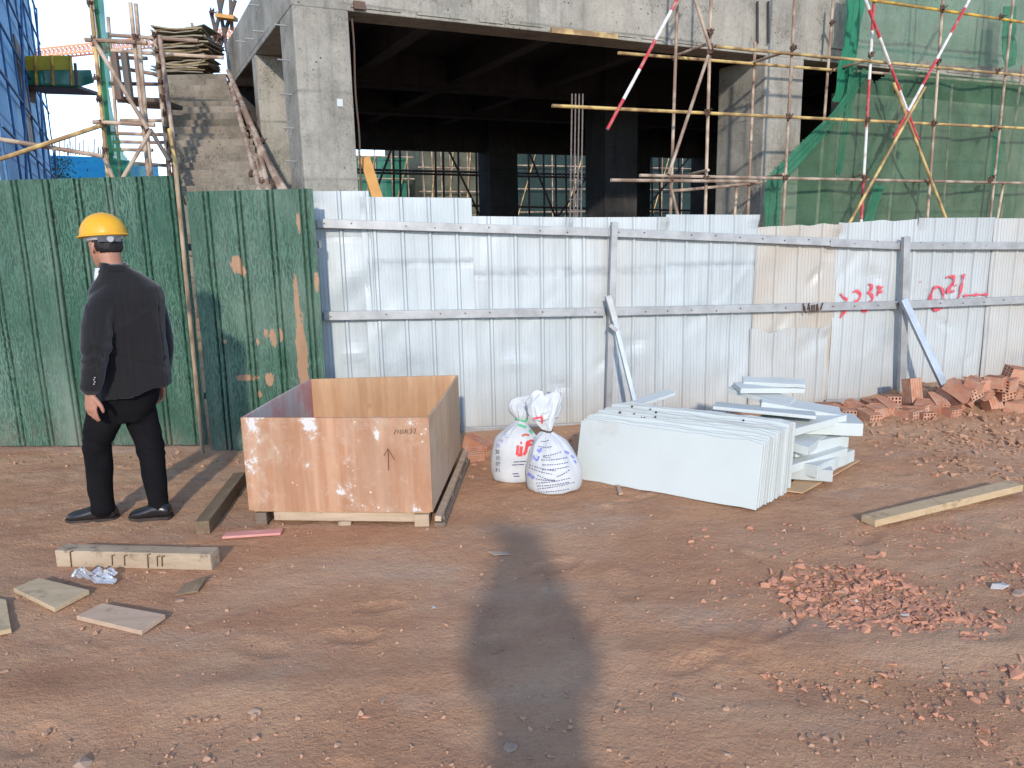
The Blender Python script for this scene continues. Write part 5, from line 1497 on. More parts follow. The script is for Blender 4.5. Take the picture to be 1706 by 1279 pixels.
# ================================================================== BRICKS AND RUBBLE
def hollow_brick_mesh(name, L=.19, W=.115, H=.09, nx_=4, nz_=3, mat='brick', seed=0):
    r = random.Random(seed); mb = M(); j = lambda: r.uniform(-.003, .003)
    for sgn in (-1, 1):
        x = sgn * L / 2; xi = x - sgn * .045
        ys = [-W / 2]; zs_ = [-H / 2]
        hw = W / nx_; hh = H / nz_
        for i in range(nx_): ys += [-W / 2 + hw * (i + .22), -W / 2 + hw * (i + .78)]
        ys.append(W / 2)
        for k in range(nz_): zs_ += [-H / 2 + hh * (k + .2), -H / 2 + hh * (k + .8)]
        zs_.append(H / 2)
        for i in range(len(ys) - 1):
            for k in range(len(zs_) - 1):
                q = [(x, ys[i], zs_[k]), (x, ys[i + 1], zs_[k]), (x, ys[i + 1], zs_[k + 1]), (x, ys[i], zs_[k + 1])]
                if i % 2 == 1 and k % 2 == 1:
                    qi = [(xi, b, c) for a, b, c in q]
                    mb.add(q + qi, [(0, 1, 5, 4), (1, 2, 6, 5), (2, 3, 7, 6), (3, 0, 4, 7), (4, 5, 6, 7)])
                else:
                    mb.add(q, [(0, 1, 2, 3)])
    n = 5                                              # grooved long faces
    def face(fixed, axis_):
        w = W if axis_ == 2 else H
        e = np.linspace(-w / 2, w / 2, 2 * n + 1)
        for i in range(2 * n):
            a, b = e[i], e[i + 1]; dep = .0025 if i % 2 else 0
            f = fixed - math.copysign(dep, fixed)
            mk = (lambda x, t: (x, t, f)) if axis_ == 2 else (lambda x, t: (x, f, t))
            mb.add([mk(-L / 2, a), mk(L / 2, a), mk(L / 2, b), mk(-L / 2, b)], [(0, 1, 2, 3)])
    for s in (-1, 1): face(s * H / 2, 2); face(s * W / 2, 1)
    v, f = mb.arrays()
    return mesh_of(name, (v, f), MAT[mat])
BR = [hollow_brick_mesh('brick', mat='brick', seed=1), hollow_brick_mesh('brick', .17, .115, .09, 4, 3, 'brick2', 2), hollow_brick_mesh('brick', .2, .12, .095, 3, 4, 'brick', 3), hollow_brick_mesh('brick', .13, .11, .09, 4, 3, 'brick2', 4)]
GPILE = 'hollow bricks dumped along the metal fence'
def brick(px, py, up_, rx, ry, rz, k, label='hollow red brick in the loose pile at the foot of the metal fence', group=GPILE, yd=None):
    up = up_ * .68 - .016
    p = gp(px, py, up + .1) if yd is None else at(px, py, yd)
    g_ = gz(p)
    z = g_ + .045 + up
    if yd is None:
        p = gp(px, py, z)
    else:
        z = p[2]
    o = bpy.data.objects.new('brick', BR[k]); COL.objects.link(o)
    o.location = (p[0], p[1], z); o.rotation_euler = (math.radians(rx), math.radians(ry), math.radians(rz))
    return tag(o, label, 'brick', group)
front = [(1394, 687, 0, 0, 10, -72, 1), (1412, 690, 0, 0, 0, 80, 3), (1448, 694, 0, 0, 8, -76, 1), (1462, 685, .03, 10, 0, 20, 0), (1478, 678, .05, 0, 15, -80, 2), (1500, 688, 0, 0, 0, -57, 0), (1516, 690, 0, 5, 0, -70, 1), (1530, 684, .02, 0, -10, -61, 2),
         (1547, 678, .06, 20, 0, -40, 0), (1574, 686, 0, 0, 5, -65, 2), (1562, 670, .07, 0, 25, -92, 1), (1520, 650, .09, 0, 78, -72, 2), (1580, 662, .08, 0, 40, -46, 0), (1592, 668, .06, 10, 0, -60, 1), (1598, 650, .12, 0, 30, -50, 2), (1612, 652, .12, 25, 0, -77, 0),
         (1634, 650, .13, 0, 20, -60, 1), (1650, 664, .06, 0, 60, -81, 2), (1640, 640, .16, 0, 0, 15, 0), (1668, 650, .12, 15, 10, -85, 0), (1684, 648, .13, 0, 20, -62, 1), (1676, 640, .17, 0, 0, 40, 2), (1700, 640, .16, 20, 10, -66, 0), (1690, 675, .03, 15, 5, -20, 1),
         (1712, 655, .11, 0, 0, -70, 0), (1625, 640, .17, 5, 15, -47, 3), (1380, 680, .01, 0, 0, 0, 0), (1428, 682, .03, 0, 20, -51, 2), (1658, 636, .19, 0, 0, -50, 3), (1606, 664, .06, 60, 0, -55, 3), (1540, 694, -.01, 0, 0, -82, 3), (1698, 622, .22, 10, 10, 0, 2), (1720, 632, .2, 0, 0, -86, 1), (1486, 668, .06, 0, 5, 80, 3), (1452, 676, .04, 0, 0, -90, 0)]
labs = {1520: 'hollow red brick standing on its end left of the foot of the slanting brace', 1574: 'large hollow brick with its holes facing left, lowest below the brace foot', 1650: 'hollow brick tipped on its end with holes showing, right part of the pile',
        1394: 'leftmost hollow brick of the row at the fence, next to the white heap', 1500: 'orange hollow brick lying with its holes to the front, below the fence post'}
for a in front:
    brick(*a, label=labs.get(a[0], 'hollow red brick in the row along the fence, left of the slanting brace foot' if a[0] < 1545 else ('hollow red brick in the heap just right of the slanting brace foot' if a[0] < 1630 else 'hollow red brick in the high right end of the pile at the fence')))
brick(798, 742, .04, 0, 18, -32, 2, 'hollow red brick leaning by the right back corner of the crate', 'bricks beside the crate')
brick(790, 760, -.01, 20, 0, 15, 3, 'broken red brick half buried below the leaning brick beside the crate', 'bricks beside the crate')
brick(808, 752, -.02, 0, 0, 60, 3, 'reddish brick lump between the crate and the rear sack', 'bricks beside the crate')

def chunk_mesh(seed, k=8):
    r = np.random.default_rng(seed); bm = bmesh.new()
    for p in r.normal(size=(k, 3)): bm.verts.new(p / np.linalg.norm(p) * r.uniform(.75, 1.15))
    res = bmesh.ops.convex_hull(bm, input=bm.verts)
    bmesh.ops.delete(bm, geom=[e for e in res['geom_interior'] if isinstance(e, bmesh.types.BMVert)], context='VERTS')
    bm.verts.index_update(); v = np.array([x.co for x in bm.verts]); f = [tuple(x.index for x in q.verts) for q in bm.faces]; bm.free()
    return v, f
CH = [chunk_mesh(100 + i, 7 + i % 5) for i in range(14)]
def scatter(name, pts, sizes, mat, label, cat, squash=(.45, .8), sink=.25, seed=0):
    r = np.random.default_rng(seed); vs, fs, n = [], [], 0
    for (x, y), s in zip(pts, sizes):
        v, f = CH[r.integers(len(CH))]
        a = r.uniform(0, 6.28); sc = np.array([1, r.uniform(.55, 1), r.uniform(*squash)]) * s
        w = v * sc; t = r.normal(0, .25)
        w = np.column_stack([w[:, 0], w[:, 1] * math.cos(t) - w[:, 2] * math.sin(t), w[:, 1] * math.sin(t) + w[:, 2] * math.cos(t)])
        w = np.column_stack([w[:, 0] * math.cos(a) - w[:, 1] * math.sin(a), w[:, 0] * math.sin(a) + w[:, 1] * math.cos(a), w[:, 2]])
        vs.append(w + V((x, y, float(ground_z(x, y)) + sc[2] * (1 - sink * 2) * .6))); fs += [tuple(i + n for i in q) for q in f]; n += len(v)
    o = solo(name, (np.concatenate(vs), fs), MAT[mat], label, cat); o['kind'] = 'stuff'
    return o
def rand_poly(poly, n, seed, power=1.0):
    r = np.random.default_rng(seed); xs = [p[0] for p in poly]; ys = [p[1] for p in poly]; out = []
    while len(out) < n:
        X = r.uniform(min(xs), max(xs), 4000); Y = r.uniform(min(ys), max(ys), 4000)
        ok = inside(poly, X, Y)
        out += [tuple(gp(a, b)[:2]) for a, b in zip(X[ok], Y[ok])]
    return out[:n]
RUB = [(1290, 965), (1330, 948), (1450, 940), (1540, 985), (1650, 1035), (1690, 1055), (1650, 1085), (1560, 1080), (1400, 1045), (1310, 1010)]
r_ = np.random.default_rng(5)
scatter('brick_rubble', rand_poly(RUB, 1150, 1) + [(a_ + r_.normal(0, .09), b_ + r_.normal(0, .07)) for a_, b_ in rand_poly(RUB, 650, 21)], np.clip(r_.gamma(1.7, .0068, 1800), .004, .032), 'chips', 'spread of crushed red brick rubble on the dirt at the right front', 'rubble', (.25, .6), .24, 2)
loose = rand_poly([(1150, 880), (1706, 850), (1730, 1279), (1250, 1120), (1120, 960)], 900, 3) + rand_poly([(1480, 880), (1600, 860), (1650, 890), (1520, 915)], 160, 4) + rand_poly([(1600, 940), (1720, 930), (1720, 990), (1600, 975)], 160, 14)
scatter('brick_chips', loose, np.clip(r_.gamma(1.7, .0045, len(loose)), .003, .022), 'chips', 'thin scatter of small brick chips over the right foreground dirt', 'rubble', (.25, .6), .3, 5)
peb = rand_poly([(0, 770), (800, 800), (1706, 720), (1760, 1300), (-40, 1300)], 5200, 6)
scatter('pebbles', peb, np.clip(r_.gamma(1.3, .0029, len(peb)), .0016, .015), 'pebble', 'fine pebbles strewn over the red dirt', 'pebbles', (.4, .8), .25, 7)
clod = rand_poly([(1430, 690), (1500, 668), (1600, 655), (1720, 650), (1760, 760), (1640, 745), (1480, 735), (1425, 720)], 1200, 8) + rand_poly([(1400, 720), (1720, 730), (1740, 800), (1560, 790)], 350, 28)
scatter('dirt_clods', clod, np.clip(r_.gamma(1.5, .0095, len(clod)), .004, .05), 'clods', 'crumbly clods of earth below the brick pile', 'dirt', (.35, .75), .34, 9)
clod = rand_poly([(-40, 752), (405, 752), (405, 775), (-40, 775)], 130, 18) + rand_poly([(770, 725), (960, 712), (960, 790), (770, 800)], 160, 19)
scatter('dirt_clods', clod, np.clip(r_.gamma(1.6, .006, len(clod)), .003, .03), 'clods', 'small clods of earth along the foot of the left fences', 'dirt', (.4, .9), .3, 10)
grv = rand_poly([(1228, 1075), (1280, 1068), (1278, 1090), (1232, 1092)], 120, 11)
scatter('grey_gravel', grv, r_.uniform(.003, .006, 120), 'grey_stone', 'small patch of grey gravel in the dirt left of the rubble', 'gravel', (.5, .8), .2, 12)
# larger fragments, one by one
frag = [(1310, 962, .055, 'chips'), (1340, 955, .04, 'chips'), (1405, 985, .03, 'stone'), (1425, 1000, .028, 'grey_stone'), (1452, 930, .045, 'chips'), (1470, 925, .04, 'chips'), (1355, 995, .032, 'chips'), (1372, 1020, .03, 'chips'), (1395, 1035, .028, 'brick'), (1355, 1042, .026, 'chips'),
        (1490, 980, .03, 'chips'), (1510, 1025, .034, 'grey_stone'), (1472, 1040, .034, 'chips'), (1640, 1058, .03, 'brick'), (1648, 1052, .026, 'chips'), (1665, 975, .045, 'grey_stone'), (1700, 985, .05, 'stone'), (1700, 1095, .04, 'brick'), (1692, 1120, .05, 'chips'),
        (1188, 973, .034, 'brick'), (1185, 988, .025, 'stone'), (1488, 898, .024, 'brick'), (1290, 930, .024, 'chips'), (1250, 880, .03, 'chips'), (1305, 885, .022, 'brick'), (725, 1010, .022, 'grey_stone'), (712, 880, .02, 'stone'), (850, 1246, .024, 'stone'), (858, 1130, .016, 'stone'),
        (1130, 1165, .022, 'stone'), (1215, 1115, .022, 'stone'), (1302, 1118, .018, 'stone'), (1578, 1108, .02, 'stone'), (1300, 1145, .02, 'chips'), (610, 1195, .022, 'chips'), (30, 874, .02, 'stone'), (425, 1188, .03, 'stone'), (300, 996, .03, 'stone'), (213, 963, .018, 'stone'), (130, 1268, .05, 'stone'),
        (1210, 1255, .02, 'stone'), (1350, 1225, .018, 'stone'), (1440, 1165, .02, 'stone'), (640, 1170, .02, 'stone'), (985, 905, .012, 'stone'), (1605, 830, .03, 'chips'), (1560, 790, .035, 'chips'), (1610, 715, .05, 'clods'), (1560, 730, .05, 'clods'), (1660, 735, .05, 'clods')]
LAND = [((400, 920), 'the red faced strip in front of the crate'), ((215, 930), 'the nailed timber'), ((85, 995), 'the upper plywood offcut'), ((205, 1035), 'the plywood offcut nearest the bottom left'), ((580, 860), 'the front of the crate'), ((920, 815), 'the sacks'),
        ((1110, 830), 'the leaning white panels'), ((1370, 780), 'the cardboard sheet'), ((1560, 850), 'the long sawn plank'), ((1560, 680), 'the brick pile'), ((1290, 965), 'the left end of the crushed rubble'), ((1450, 940), 'the top edge of the crushed rubble'), ((1470, 1000), 'the middle of the crushed rubble'),
        ((1670, 1060), 'the right end of the crushed rubble'), ((1400, 1045), 'the lower edge of the crushed rubble'), ((1255, 1080), 'the grey gravel patch'), ((890, 1000), 'the head of the long shadow'), ((890, 1230), 'the foot of the long shadow'), ((150, 860), 'the man\'s shoes')]
SEEN = {}
def where(px, py):
    (lx, ly), nm = min(LAND, key=lambda t: math.hypot(t[0][0] - px, (t[0][1] - py) * 1.4))
    dx, dy = px - lx, py - ly
    side = ('right of' if dx > 0 else 'left of') if abs(dx) > abs(dy) * 1.4 else ('in front of' if dy > 0 else 'behind')
    d_ = math.hypot(dx, dy)
    how = 'close ' if d_ < 60 else ('well ' if d_ > 150 else '')
    return how + side + ' ' + nm
cnt = 0
for px, py, s, m_ in frag:
    p = gp(px, py); v, f = CH[cnt % len(CH)]; r = random.Random(cnt)
    flat_ = r.uniform(.25, .5); a = r.uniform(0, 6.28)
    w = v * V((1, r.uniform(.6, .95), flat_)) * s
    w = np.column_stack([w[:, 0] * math.cos(a) - w[:, 1] * math.sin(a), w[:, 0] * math.sin(a) + w[:, 1] * math.cos(a), w[:, 2]]) + V((p[0], p[1], gz(p) + s * flat_ * .2))
    if m_ in ('chips', 'brick'): nm, lb, ct, gr = 'brick_fragment', 'broken red brick fragment lying loose on the right foreground dirt', 'brick', 'loose brick fragments'
    elif m_ == 'clods': nm, lb, ct, gr = 'dirt_clod', 'large clod of earth below the brick pile', 'dirt', 'large clods below the brick pile'
    elif m_ == 'grey_stone': nm, lb, ct, gr = 'stone', 'pale grey stone lying on the red dirt', 'stone', 'pale stones on the dirt'
    else: nm, lb, ct, gr = 'stone', 'dusty brown stone half sunk in the dirt', 'stone', 'brown stones on the dirt'
    w_ = where(px, py)
    lb = {'brick_fragment': 'broken red brick fragment ', 'dirt_clod': 'large clod of earth ', 'stone': 'pale grey stone ' if m_ == 'grey_stone' else 'dusty brown stone '}[nm] + 'lying ' + w_
    if lb in SEEN:
        SEEN[lb] += 1; lb = ('smaller ' if s < .03 else 'larger ') + lb if SEEN[lb] == 2 else 'another ' + lb
    else: SEEN[lb] = 1
    if (px, py) == (725, 1010): lb = 'pale grey stone lying alone in the middle foreground, left of the shadow'
    if (px, py) == (850, 1246): lb = 'dusty stone in the long shadow at the bottom of the picture'
    if (px, py) == (1188, 973): lb = 'square broken brick piece lying alone left of the rubble spread'
    solo(nm, (w, f), MAT[m_], lb, ct, gr); cnt += 1

# ================================================================== TIMBER AND LITTER
def timber(name, a, b, w, h, mat, label, cat, up=0.0, bevel=.004, tiltz=0.0):
    a, b = V(a), V(b); a[2] = gz(a) + h / 2 + up; b[2] = gz(b) + h / 2 + up + tiltz
    d = (b - a); L = np.linalg.norm(d); n = 12; rings = []
    dn = d / L; sd = np.cross(dn, V((0, 0, 1))); sd /= np.linalg.norm(sd); u = np.cross(sd, dn)
    r = random.Random(hash(label) % 1000)
    for i in range(n):
        t = i / (n - 1); c = a + d * t; k = lambda: r.uniform(-.025, .025)
        rings.append(np.array([c + sd * w / 2 * (s1 + k()) + u * h / 2 * (s2 + k()) for s1, s2 in ((-1, -1), (1, -1), (1, 1), (-1, 1))]))
    mb = M(); mb.loft(rings)
    me = mesh_of(name, mb, MAT[mat], a * V((1, 1, 0)))
    o = bpy.data.objects.new(name, me); COL.objects.link(o); o.location = (a[0], a[1], 0)
    bv_ = o.modifiers.new('bevel', 'BEVEL'); bv_.width = bevel; bv_.segments = 2; bv_.limit_method = 'ANGLE'; bv_.angle_limit = .6
    return tag(o, label, cat), a, b, sd, u
timber('timber_beam', gp(338, 890), gp(400, 803), .075, .075, 'old_timber', 'dark weathered grooved timber beam lying beside the left of the crate', 'timber')
a, b = gp(341, 893), gp(401, 803)
nb, na, nb2, sd, u = timber('timber_beam', gp(104, 935), gp(360, 943), .085, .085, 'pale_timber', 'pale square timber with bent nails lying across the left foreground', 'timber')
for t, hgt in ((.1, .08), (.37, .05), (.45, .05), (.6, .07), (.66, .05), (.69, .05)):
    c = na + (nb2 - na) * t; f_ = V((sd[0], sd[1], 0)) * (-1 if sd[1] > 0 else 1)
    mb = M(); base = c + f_ * .046
    mb.tube(base + V((0, 0, -hgt / 2)), base + V((.004, 0, hgt / 2)), .0028, 5); mb.tube(base + V((.004, 0, hgt / 2)), base + V((.02, 0, hgt / 2 + .004)), .0028, 5)
    o = part('bent_nail', mb, MAT['coupler'], nb)
timber('red_board', gp(373, 893), gp(470, 888), .07, .014, 'red_board', 'short red faced plywood strip lying in front of the crate', 'board', .004)
timber('wooden_plank', gp(1446, 874), gp(1690, 822), .095, .04, 'new_timber', 'long sawn yellowish plank lying on the dirt at the right', 'plank', .004, tiltz=.03)
def flat_piece(name, pts_px, th_, mat, label, dz=(0, 0, 0, 0), cat='board'):
    q = [gp(*p) for p in pts_px]; p8 = [V((p[0], p[1], gz(p) + .004 + d)) for p, d in zip(q, dz)]
    mb = M(); mb.prism(p8, (0, 0, th_)); return solo(name, mb, MAT[mat], label, cat, bevel=.0015)
flat_piece('plywood_piece', [(24, 990), (66, 974), (150, 994), (92, 1022)], .022, 'ply_piece', 'pale plywood offcut lying upper left of the two by the timber', (0, .01, .006, 0))
flat_piece('plywood_piece', [(128, 1032), (172, 1014), (276, 1030), (236, 1054)], .02, 'ply_piece2', 'pinkish brown split plywood offcut nearest the bottom left', (0, .008, .01, .0))
flat_piece('plywood_piece', [(-40, 1000), (12, 1010), (20, 1056), (-40, 1070)], .02, 'ply_piece', 'plywood offcut cut by the left edge of the picture')
flat_piece('bark_chip', [(290, 990), (308, 976), (346, 967), (330, 984)], .008, 'old_timber', 'thin dark sliver of wood lying right of the plastic scrap', (0, .012, .022, .004), 'wood scrap')
flat_piece('wood_chip', [(1026, 812), (1032, 812), (1038, 824), (1031, 826)], .012, 'ply_piece2', 'small wood chip under the lower edge of the leaning white panels', cat='wood scrap')
flat_piece('wood_chip', [(812, 919), (842, 920), (850, 924), (824, 925)], .005, 'ply_piece2', 'thin brown sliver of wood in the middle foreground beside the shadow', cat='wood scrap')
# crumpled plastic scrap
c = gp(160, 968); n1 = 26
U, W2 = np.meshgrid(np.linspace(-1, 1, n1), np.linspace(-1, 1, n1), indexing='ij')
X = c[0] + U * .10 + .02 * vn1(U * 2, W2 * 2); Yp = c[1] + W2 * .05 + .02 * vn2(U * 2, W2 * 2)
Z = ground_z(X, Yp) + .012 + .035 * np.abs(vn3(U * 2.2 + 5, W2 * 2.2)) * (1 - .5 * (U ** 2)) + .03 * np.exp(-((U + .7) / .25) ** 2) + .012 * np.abs(vn4(U * 6, W2 * 6))
idx = np.arange(n1 * n1).reshape(n1, n1)
solo('plastic_bag', (np.stack([X, Yp, Z], -1).reshape(-1, 3), [tuple(x) for x in np.stack([idx[:-1, :-1], idx[1:, :-1], idx[1:, 1:], idx[:-1, 1:]], -1).reshape(-1, 4)]), MAT['plastic'], 'crumpled clear plastic scrap beside the nailed timber', 'litter')

# ================================================================== PEOPLE
def dirv(az): return V((math.cos(math.radians(az)), math.sin(math.radians(az)), 0))
UPV = V((0, 0, 1))
def hand(mb, wrist, down, back, thumb_side, s=1.0, curl=.25):
    """open relaxed hand: down = finger direction, back = normal of the back of the hand, thumb_side = across"""
    down = V(down) / np.linalg.norm(down); ac = V(thumb_side) / np.linalg.norm(thumb_side); bk = V(back) / np.linalg.norm(back)
    w = V(wrist)
    rings = []
    for t, a, b in ((-.04, .027, .022), (0, .028, .020), (.03, .036, .017), (.06, .042, .016), (.085, .043, .014), (.098, .038, .011)):
        rings.append(ring(w + down * t * s, ac * a * s, bk * b * s, 14, 2.4))
    mb.loft(rings)
    for k, (x, L, r) in enumerate(((.031, .070, .0088), (.0105, .079, .0090), (-.0105, .073, .0086), (-.031, .056, .0078))):
        p0 = w + down * .085 * s + ac * x * s; c = curl * (1 + .25 * k)
        d1 = down * math.cos(c) - bk * math.sin(c) + ac * x * 1.4; d1 /= np.linalg.norm(d1)
        d2 = down * math.cos(c * 2.2) - bk * math.sin(c * 2.2) + ac * x * .6
        d3 = down * math.cos(c * 3.2) - bk * math.sin(c * 3.2)
        limb(mb, [p0, p0 + d1 * L * .45 * s, p0 + (d1 * .45 + d2 * .30) * L * s, p0 + (d1 * .45 + d2 * .30 + d3 * .25) * L * s], [r * s * 1.05, r * s, r * s * .95, r * s * .8], 9, 3)
    p0 = w + down * .025 * s + ac * .028 * s
    limb(mb, [p0, p0 + (down * .03 + ac * .025 - bk * .008) * s, p0 + (down * .058 + ac * .034 - bk * .016) * s, p0 + (down * .08 + ac * .034 - bk * .022) * s], [.014 * s, .012 * s, .0105 * s, .008 * s], 9, 3)
def head(mb, c, az, s=1.0, pitch=0.0):
    f = dirv(az); L = dirv(az + 90); f = f * math.cos(pitch) - UPV * math.sin(pitch); u = np.cross(f, L)
    c = V(c)
    mb.ellipsoid(c + u * .025 * s - f * .008 * s, [f * .097 * s, L * .077 * s, u * .098 * s], 20, 14)
    rings = []
    for z, a, b, off in ((.02, .080, .070, .012), (-.03, .078, .066, .016), (-.07, .066, .056, .026), (-.10, .048, .042, .042), (-.118, .026, .028, .056)):
        rings.append(ring(c + u * z * s + f * off * s, f * a * s, L * b * s, 18, 2.2))
    mb.loft(rings)
    mb.loft([ring(c + u * .015 * s + f * .088 * s, L * .007 * s, u * .006 * s, 8), ring(c - u * .028 * s + f * .104 * s, L * .013 * s, u * .012 * s, 8), ring(c - u * .036 * s + f * .092 * s, L * .017 * s, u * .008 * s, 8)])
    mb.ellipsoid(c - u * .068 * s + f * .088 * s, [f * .010 * s, L * .022 * s, u * .010 * s], 10, 6)
    for sg in (-1, 1):
        e = c + L * sg * .074 * s - f * .012 * s - u * .012 * s
        mb.ellipsoid(e, [f * .018 * s - L * sg * .006 * s, (L * sg * .008 + f * -.006) * s, u * .032 * s], 10, 7)
        mb.ellipsoid(c + u * .022 * s + f * .080 * s + L * sg * .032 * s, [f * .012 * s, L * .022 * s, u * .006 * s], 8, 5)
    return f, L, u
def neck_to(mb, a, b, r0=.06, r1=.068):
    limb(mb, [a, (V(a) + V(b)) / 2, b], [r0, r0 * .98, r1], 16, 4)
def shoe(heel, toe, w, mat, T, h=.075):
    heel, toe = V(heel), V(toe); d = toe - heel; L = np.linalg.norm(d); d /= L; sd = np.cross(UPV, d); n = 20
    rings = []
    for t, ww, hh, zz in ((-.0, .55, .40, .45), (.03, .80, .62, .36), (.12, .88, .74, .4), (.28, .9, .86, .46), (.42, .92, .78, .42), (.56, 1.0, .62, .33), (.72, 1.06, .50, .27), (.86, .94, .42, .24), (.96, .62, .30, .2), (1.0, .3, .16, .16)):
        c = heel + d * L * t
        ang = np.linspace(0, 2 * math.pi, n, endpoint=False)
        y = np.cos(ang) * w / 2 * ww; z = h * (hh / 2 + np.sin(ang) * hh / 2)
        z = np.where(np.sin(ang) < -.3, .006 + 0 * z, z + .006)
        rings.append(c + np.outer(y, sd) + np.outer(z, UPV))
    mb = M(); mb.loft(rings); p = part('shoe', mb, MAT[mat], T, smooth=True)
    mb = M(); rr = []
    for t, ww in ((-.02, .5), (.03, .95), (.25, .95), (.45, .9), (.7, 1.12), (.88, .98), (1.0, .5), (1.03, .2)):
        c = heel + d * L * t; rr.append(np.array([c + sd * s1 * w / 2 * ww * .97 + UPV * z for s1, z in ((-1, -.012), (1, -.012), (1, .009), (-1, .009))]))
    mb.loft(rr); q = part('sole', mb, MAT['sole'], p); q.location = (0, 0, 0)
    return p
def fabric_noise(seed, amp=.006, vert=7.0):
    def f(co):
        x = co[:, 0] * 9 + co[:, 1] * 7 + seed; z = co[:, 2]
        return amp * (vn1(x * .8, z * vert) + .6 * vn2(x * 1.7 + 4, z * vert * 1.8)) 
    return f

# --- the man in the yellow helmet
yb = 4.20
def mp(px, py, y=yb): return at(px, py, y)
T = thing('person', 'man in a dark suit jacket and yellow hard hat, turned away and walking left', 'person', gp(200, 864))
azT = 124.0; fT, LT = dirv(azT), dirv(azT + 90)
hc = mp(175, 409, 4.22)
azH = 143.0
body = M()
hf, hl, hu = head(body, hc, azH, 1.0, .12)
nb_ = mp(192, 452, 4.20); neck_to(body, hc - hu * .05 - hf * .03, nb_ - UPV * .06, .056, .07)
limb(body, [nb_ - UPV * .04, mp(206, 560), mp(212, 680)], [.06, .09, .10], 12, 3)              # trunk inside the jacket
shL, elL, wrL = mp(170, 505, 4.075), mp(161, 590, 3.97), mp(152, 652, 3.95)
shR, elR, wrR = mp(248, 496, 4.33), mp(269, 575, 4.37), mp(268, 636, 4.36)
limb(body, [nb_ - UPV * .08, shL, elL, wrL], [.05, .042, .034, .027], 10, 3)
limb(body, [nb_ - UPV * .08, shR, elR, wrR], [.05, .042, .034, .027], 10, 3)
hipL, knL, anL = mp(186, 668, 4.14), mp(161, 752, 4.13), mp(172, 846, 4.16)
hipR, knR, anR = mp(228, 668, 4.26), mp(251, 752, 4.24), mp(266, 846, 4.21)
for h_, k_, a_ in ((hipL, knL, anL), (hipR, knR, anR)): limb(body, [mp(208, 665), h_, k_, a_], [.08, .06, .045, .035], 10, 3)
hand(body, wrL + V((-.006, 0, -.008)), V((-.06, -.02, -1)), V((-.45, -.9, 0)), V((.9, -.4, .0)) * 1, 1.0, .16)
hand(body, wrR + V((0, 0, -.0)), V((-.10, 0, -1)), V((.5, .85, 0)), V((-.8, .5, 0)), .95, .35)
remesh_blob('body', body, .0052, MAT['skin'], T, 5)
# jacket: trunk, sleeves and lapel collar in one shell
jk = M()
def tr(px, py, a, b, y=yb, tilt=0.0): return ring(mp(px, py, y), LT * a, fT * b, 28, 2.5, tilt)
jk.loft([tr(225, 652, .200, .140, 4.19, -.03), tr(224, 630, .196, .138, 4.19, -.022), tr(221, 600, .186, .132), tr(218, 565, .174, .124), tr(215, 530, .180, .124), tr(211, 500, .190, .124), tr(207, 480, .184, .112), tr(201, 466, .148, .095), tr(195, 454, .105, .082), tr(190, 444, .070, .072), tr(188, 437, .062, .066)])
limb(jk, [mp(190, 482, 4.14), shL, (shL + elL) / 2 + V((-.012, -.01, 0)), elL, (elL + wrL) / 2, wrL + V((0, 0, .01))], [.068, .072, .073, .070, .066, .058], 18, 5)
limb(jk, [mp(232, 478, 4.26), shR, (shR + elR) / 2 + V((.01, 0, 0)), elR, (elR + wrR) / 2, wrR + V((0, 0, .015))], [.068, .072, .069, .065, .060, .054], 18, 5)
fn_ = fabric_noise(1, .0045, 5)
def jdisp(co):
    base = fn_(co)
    # long soft folds down the back and creases in the elbow
    s = (co - nb_) @ LT; z = co[:, 2]
    d1 = np.abs(z - elL[2]); arm = np.exp(-(d1 / .10) ** 2) * (s > .13)
    back = (np.abs(s) < .17) * ((co - nb_) @ fT < .03)
    seam = -.0045 * np.exp(-((s + .005) / .006) ** 2) * back
    fold = .007 * vn1(s * 9 + z * 3.5, z * 2.0 - s * 5) + .005 * vn2(s * 16 - z * 5, z * 3.0) + .004 * np.sin(s * 34 + 3 * vn3(s * 3, z * 3)) * sstep(1.2, .8, z)
    diag = .005 * np.exp(-(((z - .98) - s * .35) / .022) ** 2) - .005 * np.exp(-(((z - .94) - s * .35) / .02) ** 2) + .004 * np.exp(-(((z - 1.12) + s * .5) / .02) ** 2)
    return base * 1.3 + back * (1.6 * fold + 1.3 * diag) + seam + arm * .005 * np.sin(z * 80 + s * 30 + 3 * vn4(z * 9, s * 9))
JK = remesh_blob('jacket', jk, .0065, MAT['suit'], T, 4, .5, jdisp)
mb = M(); cz = mp(190, 447, 4.205)
mb.loft([ring(cz + UPV * .022 + fT * .006, LT * .064, fT * .070, 26), ring(cz + UPV * .026 + fT * .006, LT * .068, fT * .074, 26), ring(cz + UPV * .012, LT * .076, fT * .080, 26), ring(cz - UPV * .016, LT * .092, fT * .088, 26), ring(cz - UPV * .020, LT * .086, fT * .082, 26)])
o = part('collar', mb, MAT['suit'], JK, smooth=True)
mb = M(); bnd = [(mp(150, 622, 3.955) - V((0, 0, .0)))]
for k in range(4):
    p = mp(156.5 - (k % 2) * 1.5 + 1.5, 629 + 3.6 * k, 3.905); mb.ellipsoid(p, np.eye(3) * .0042, 8, 6)
part('cuff_buttons', mb, MAT['button'], T, kind='stuff')
mb = M(); cz = mp(188, 443, 4.2); mb.loft([ring(cz - UPV * .03 + fT * .015, LT * .072, fT * .082, 24), ring(cz + UPV * .012 + fT * .02, LT * .062, fT * .072, 24)])
part('shirt_collar', mb, MAT['shirt'], T, smooth=True)
mb = M(); g0 = mp(170, 457, 4.16); mb.loft([ring(g0 + UPV * .035 + dirv(azH) * .0, LT * .03, fT * .03, 12), ring(g0 - UPV * .04, LT * .045, fT * .04, 12)])
part('shirt_front', mb, MAT['shirt'], T, smooth=True)
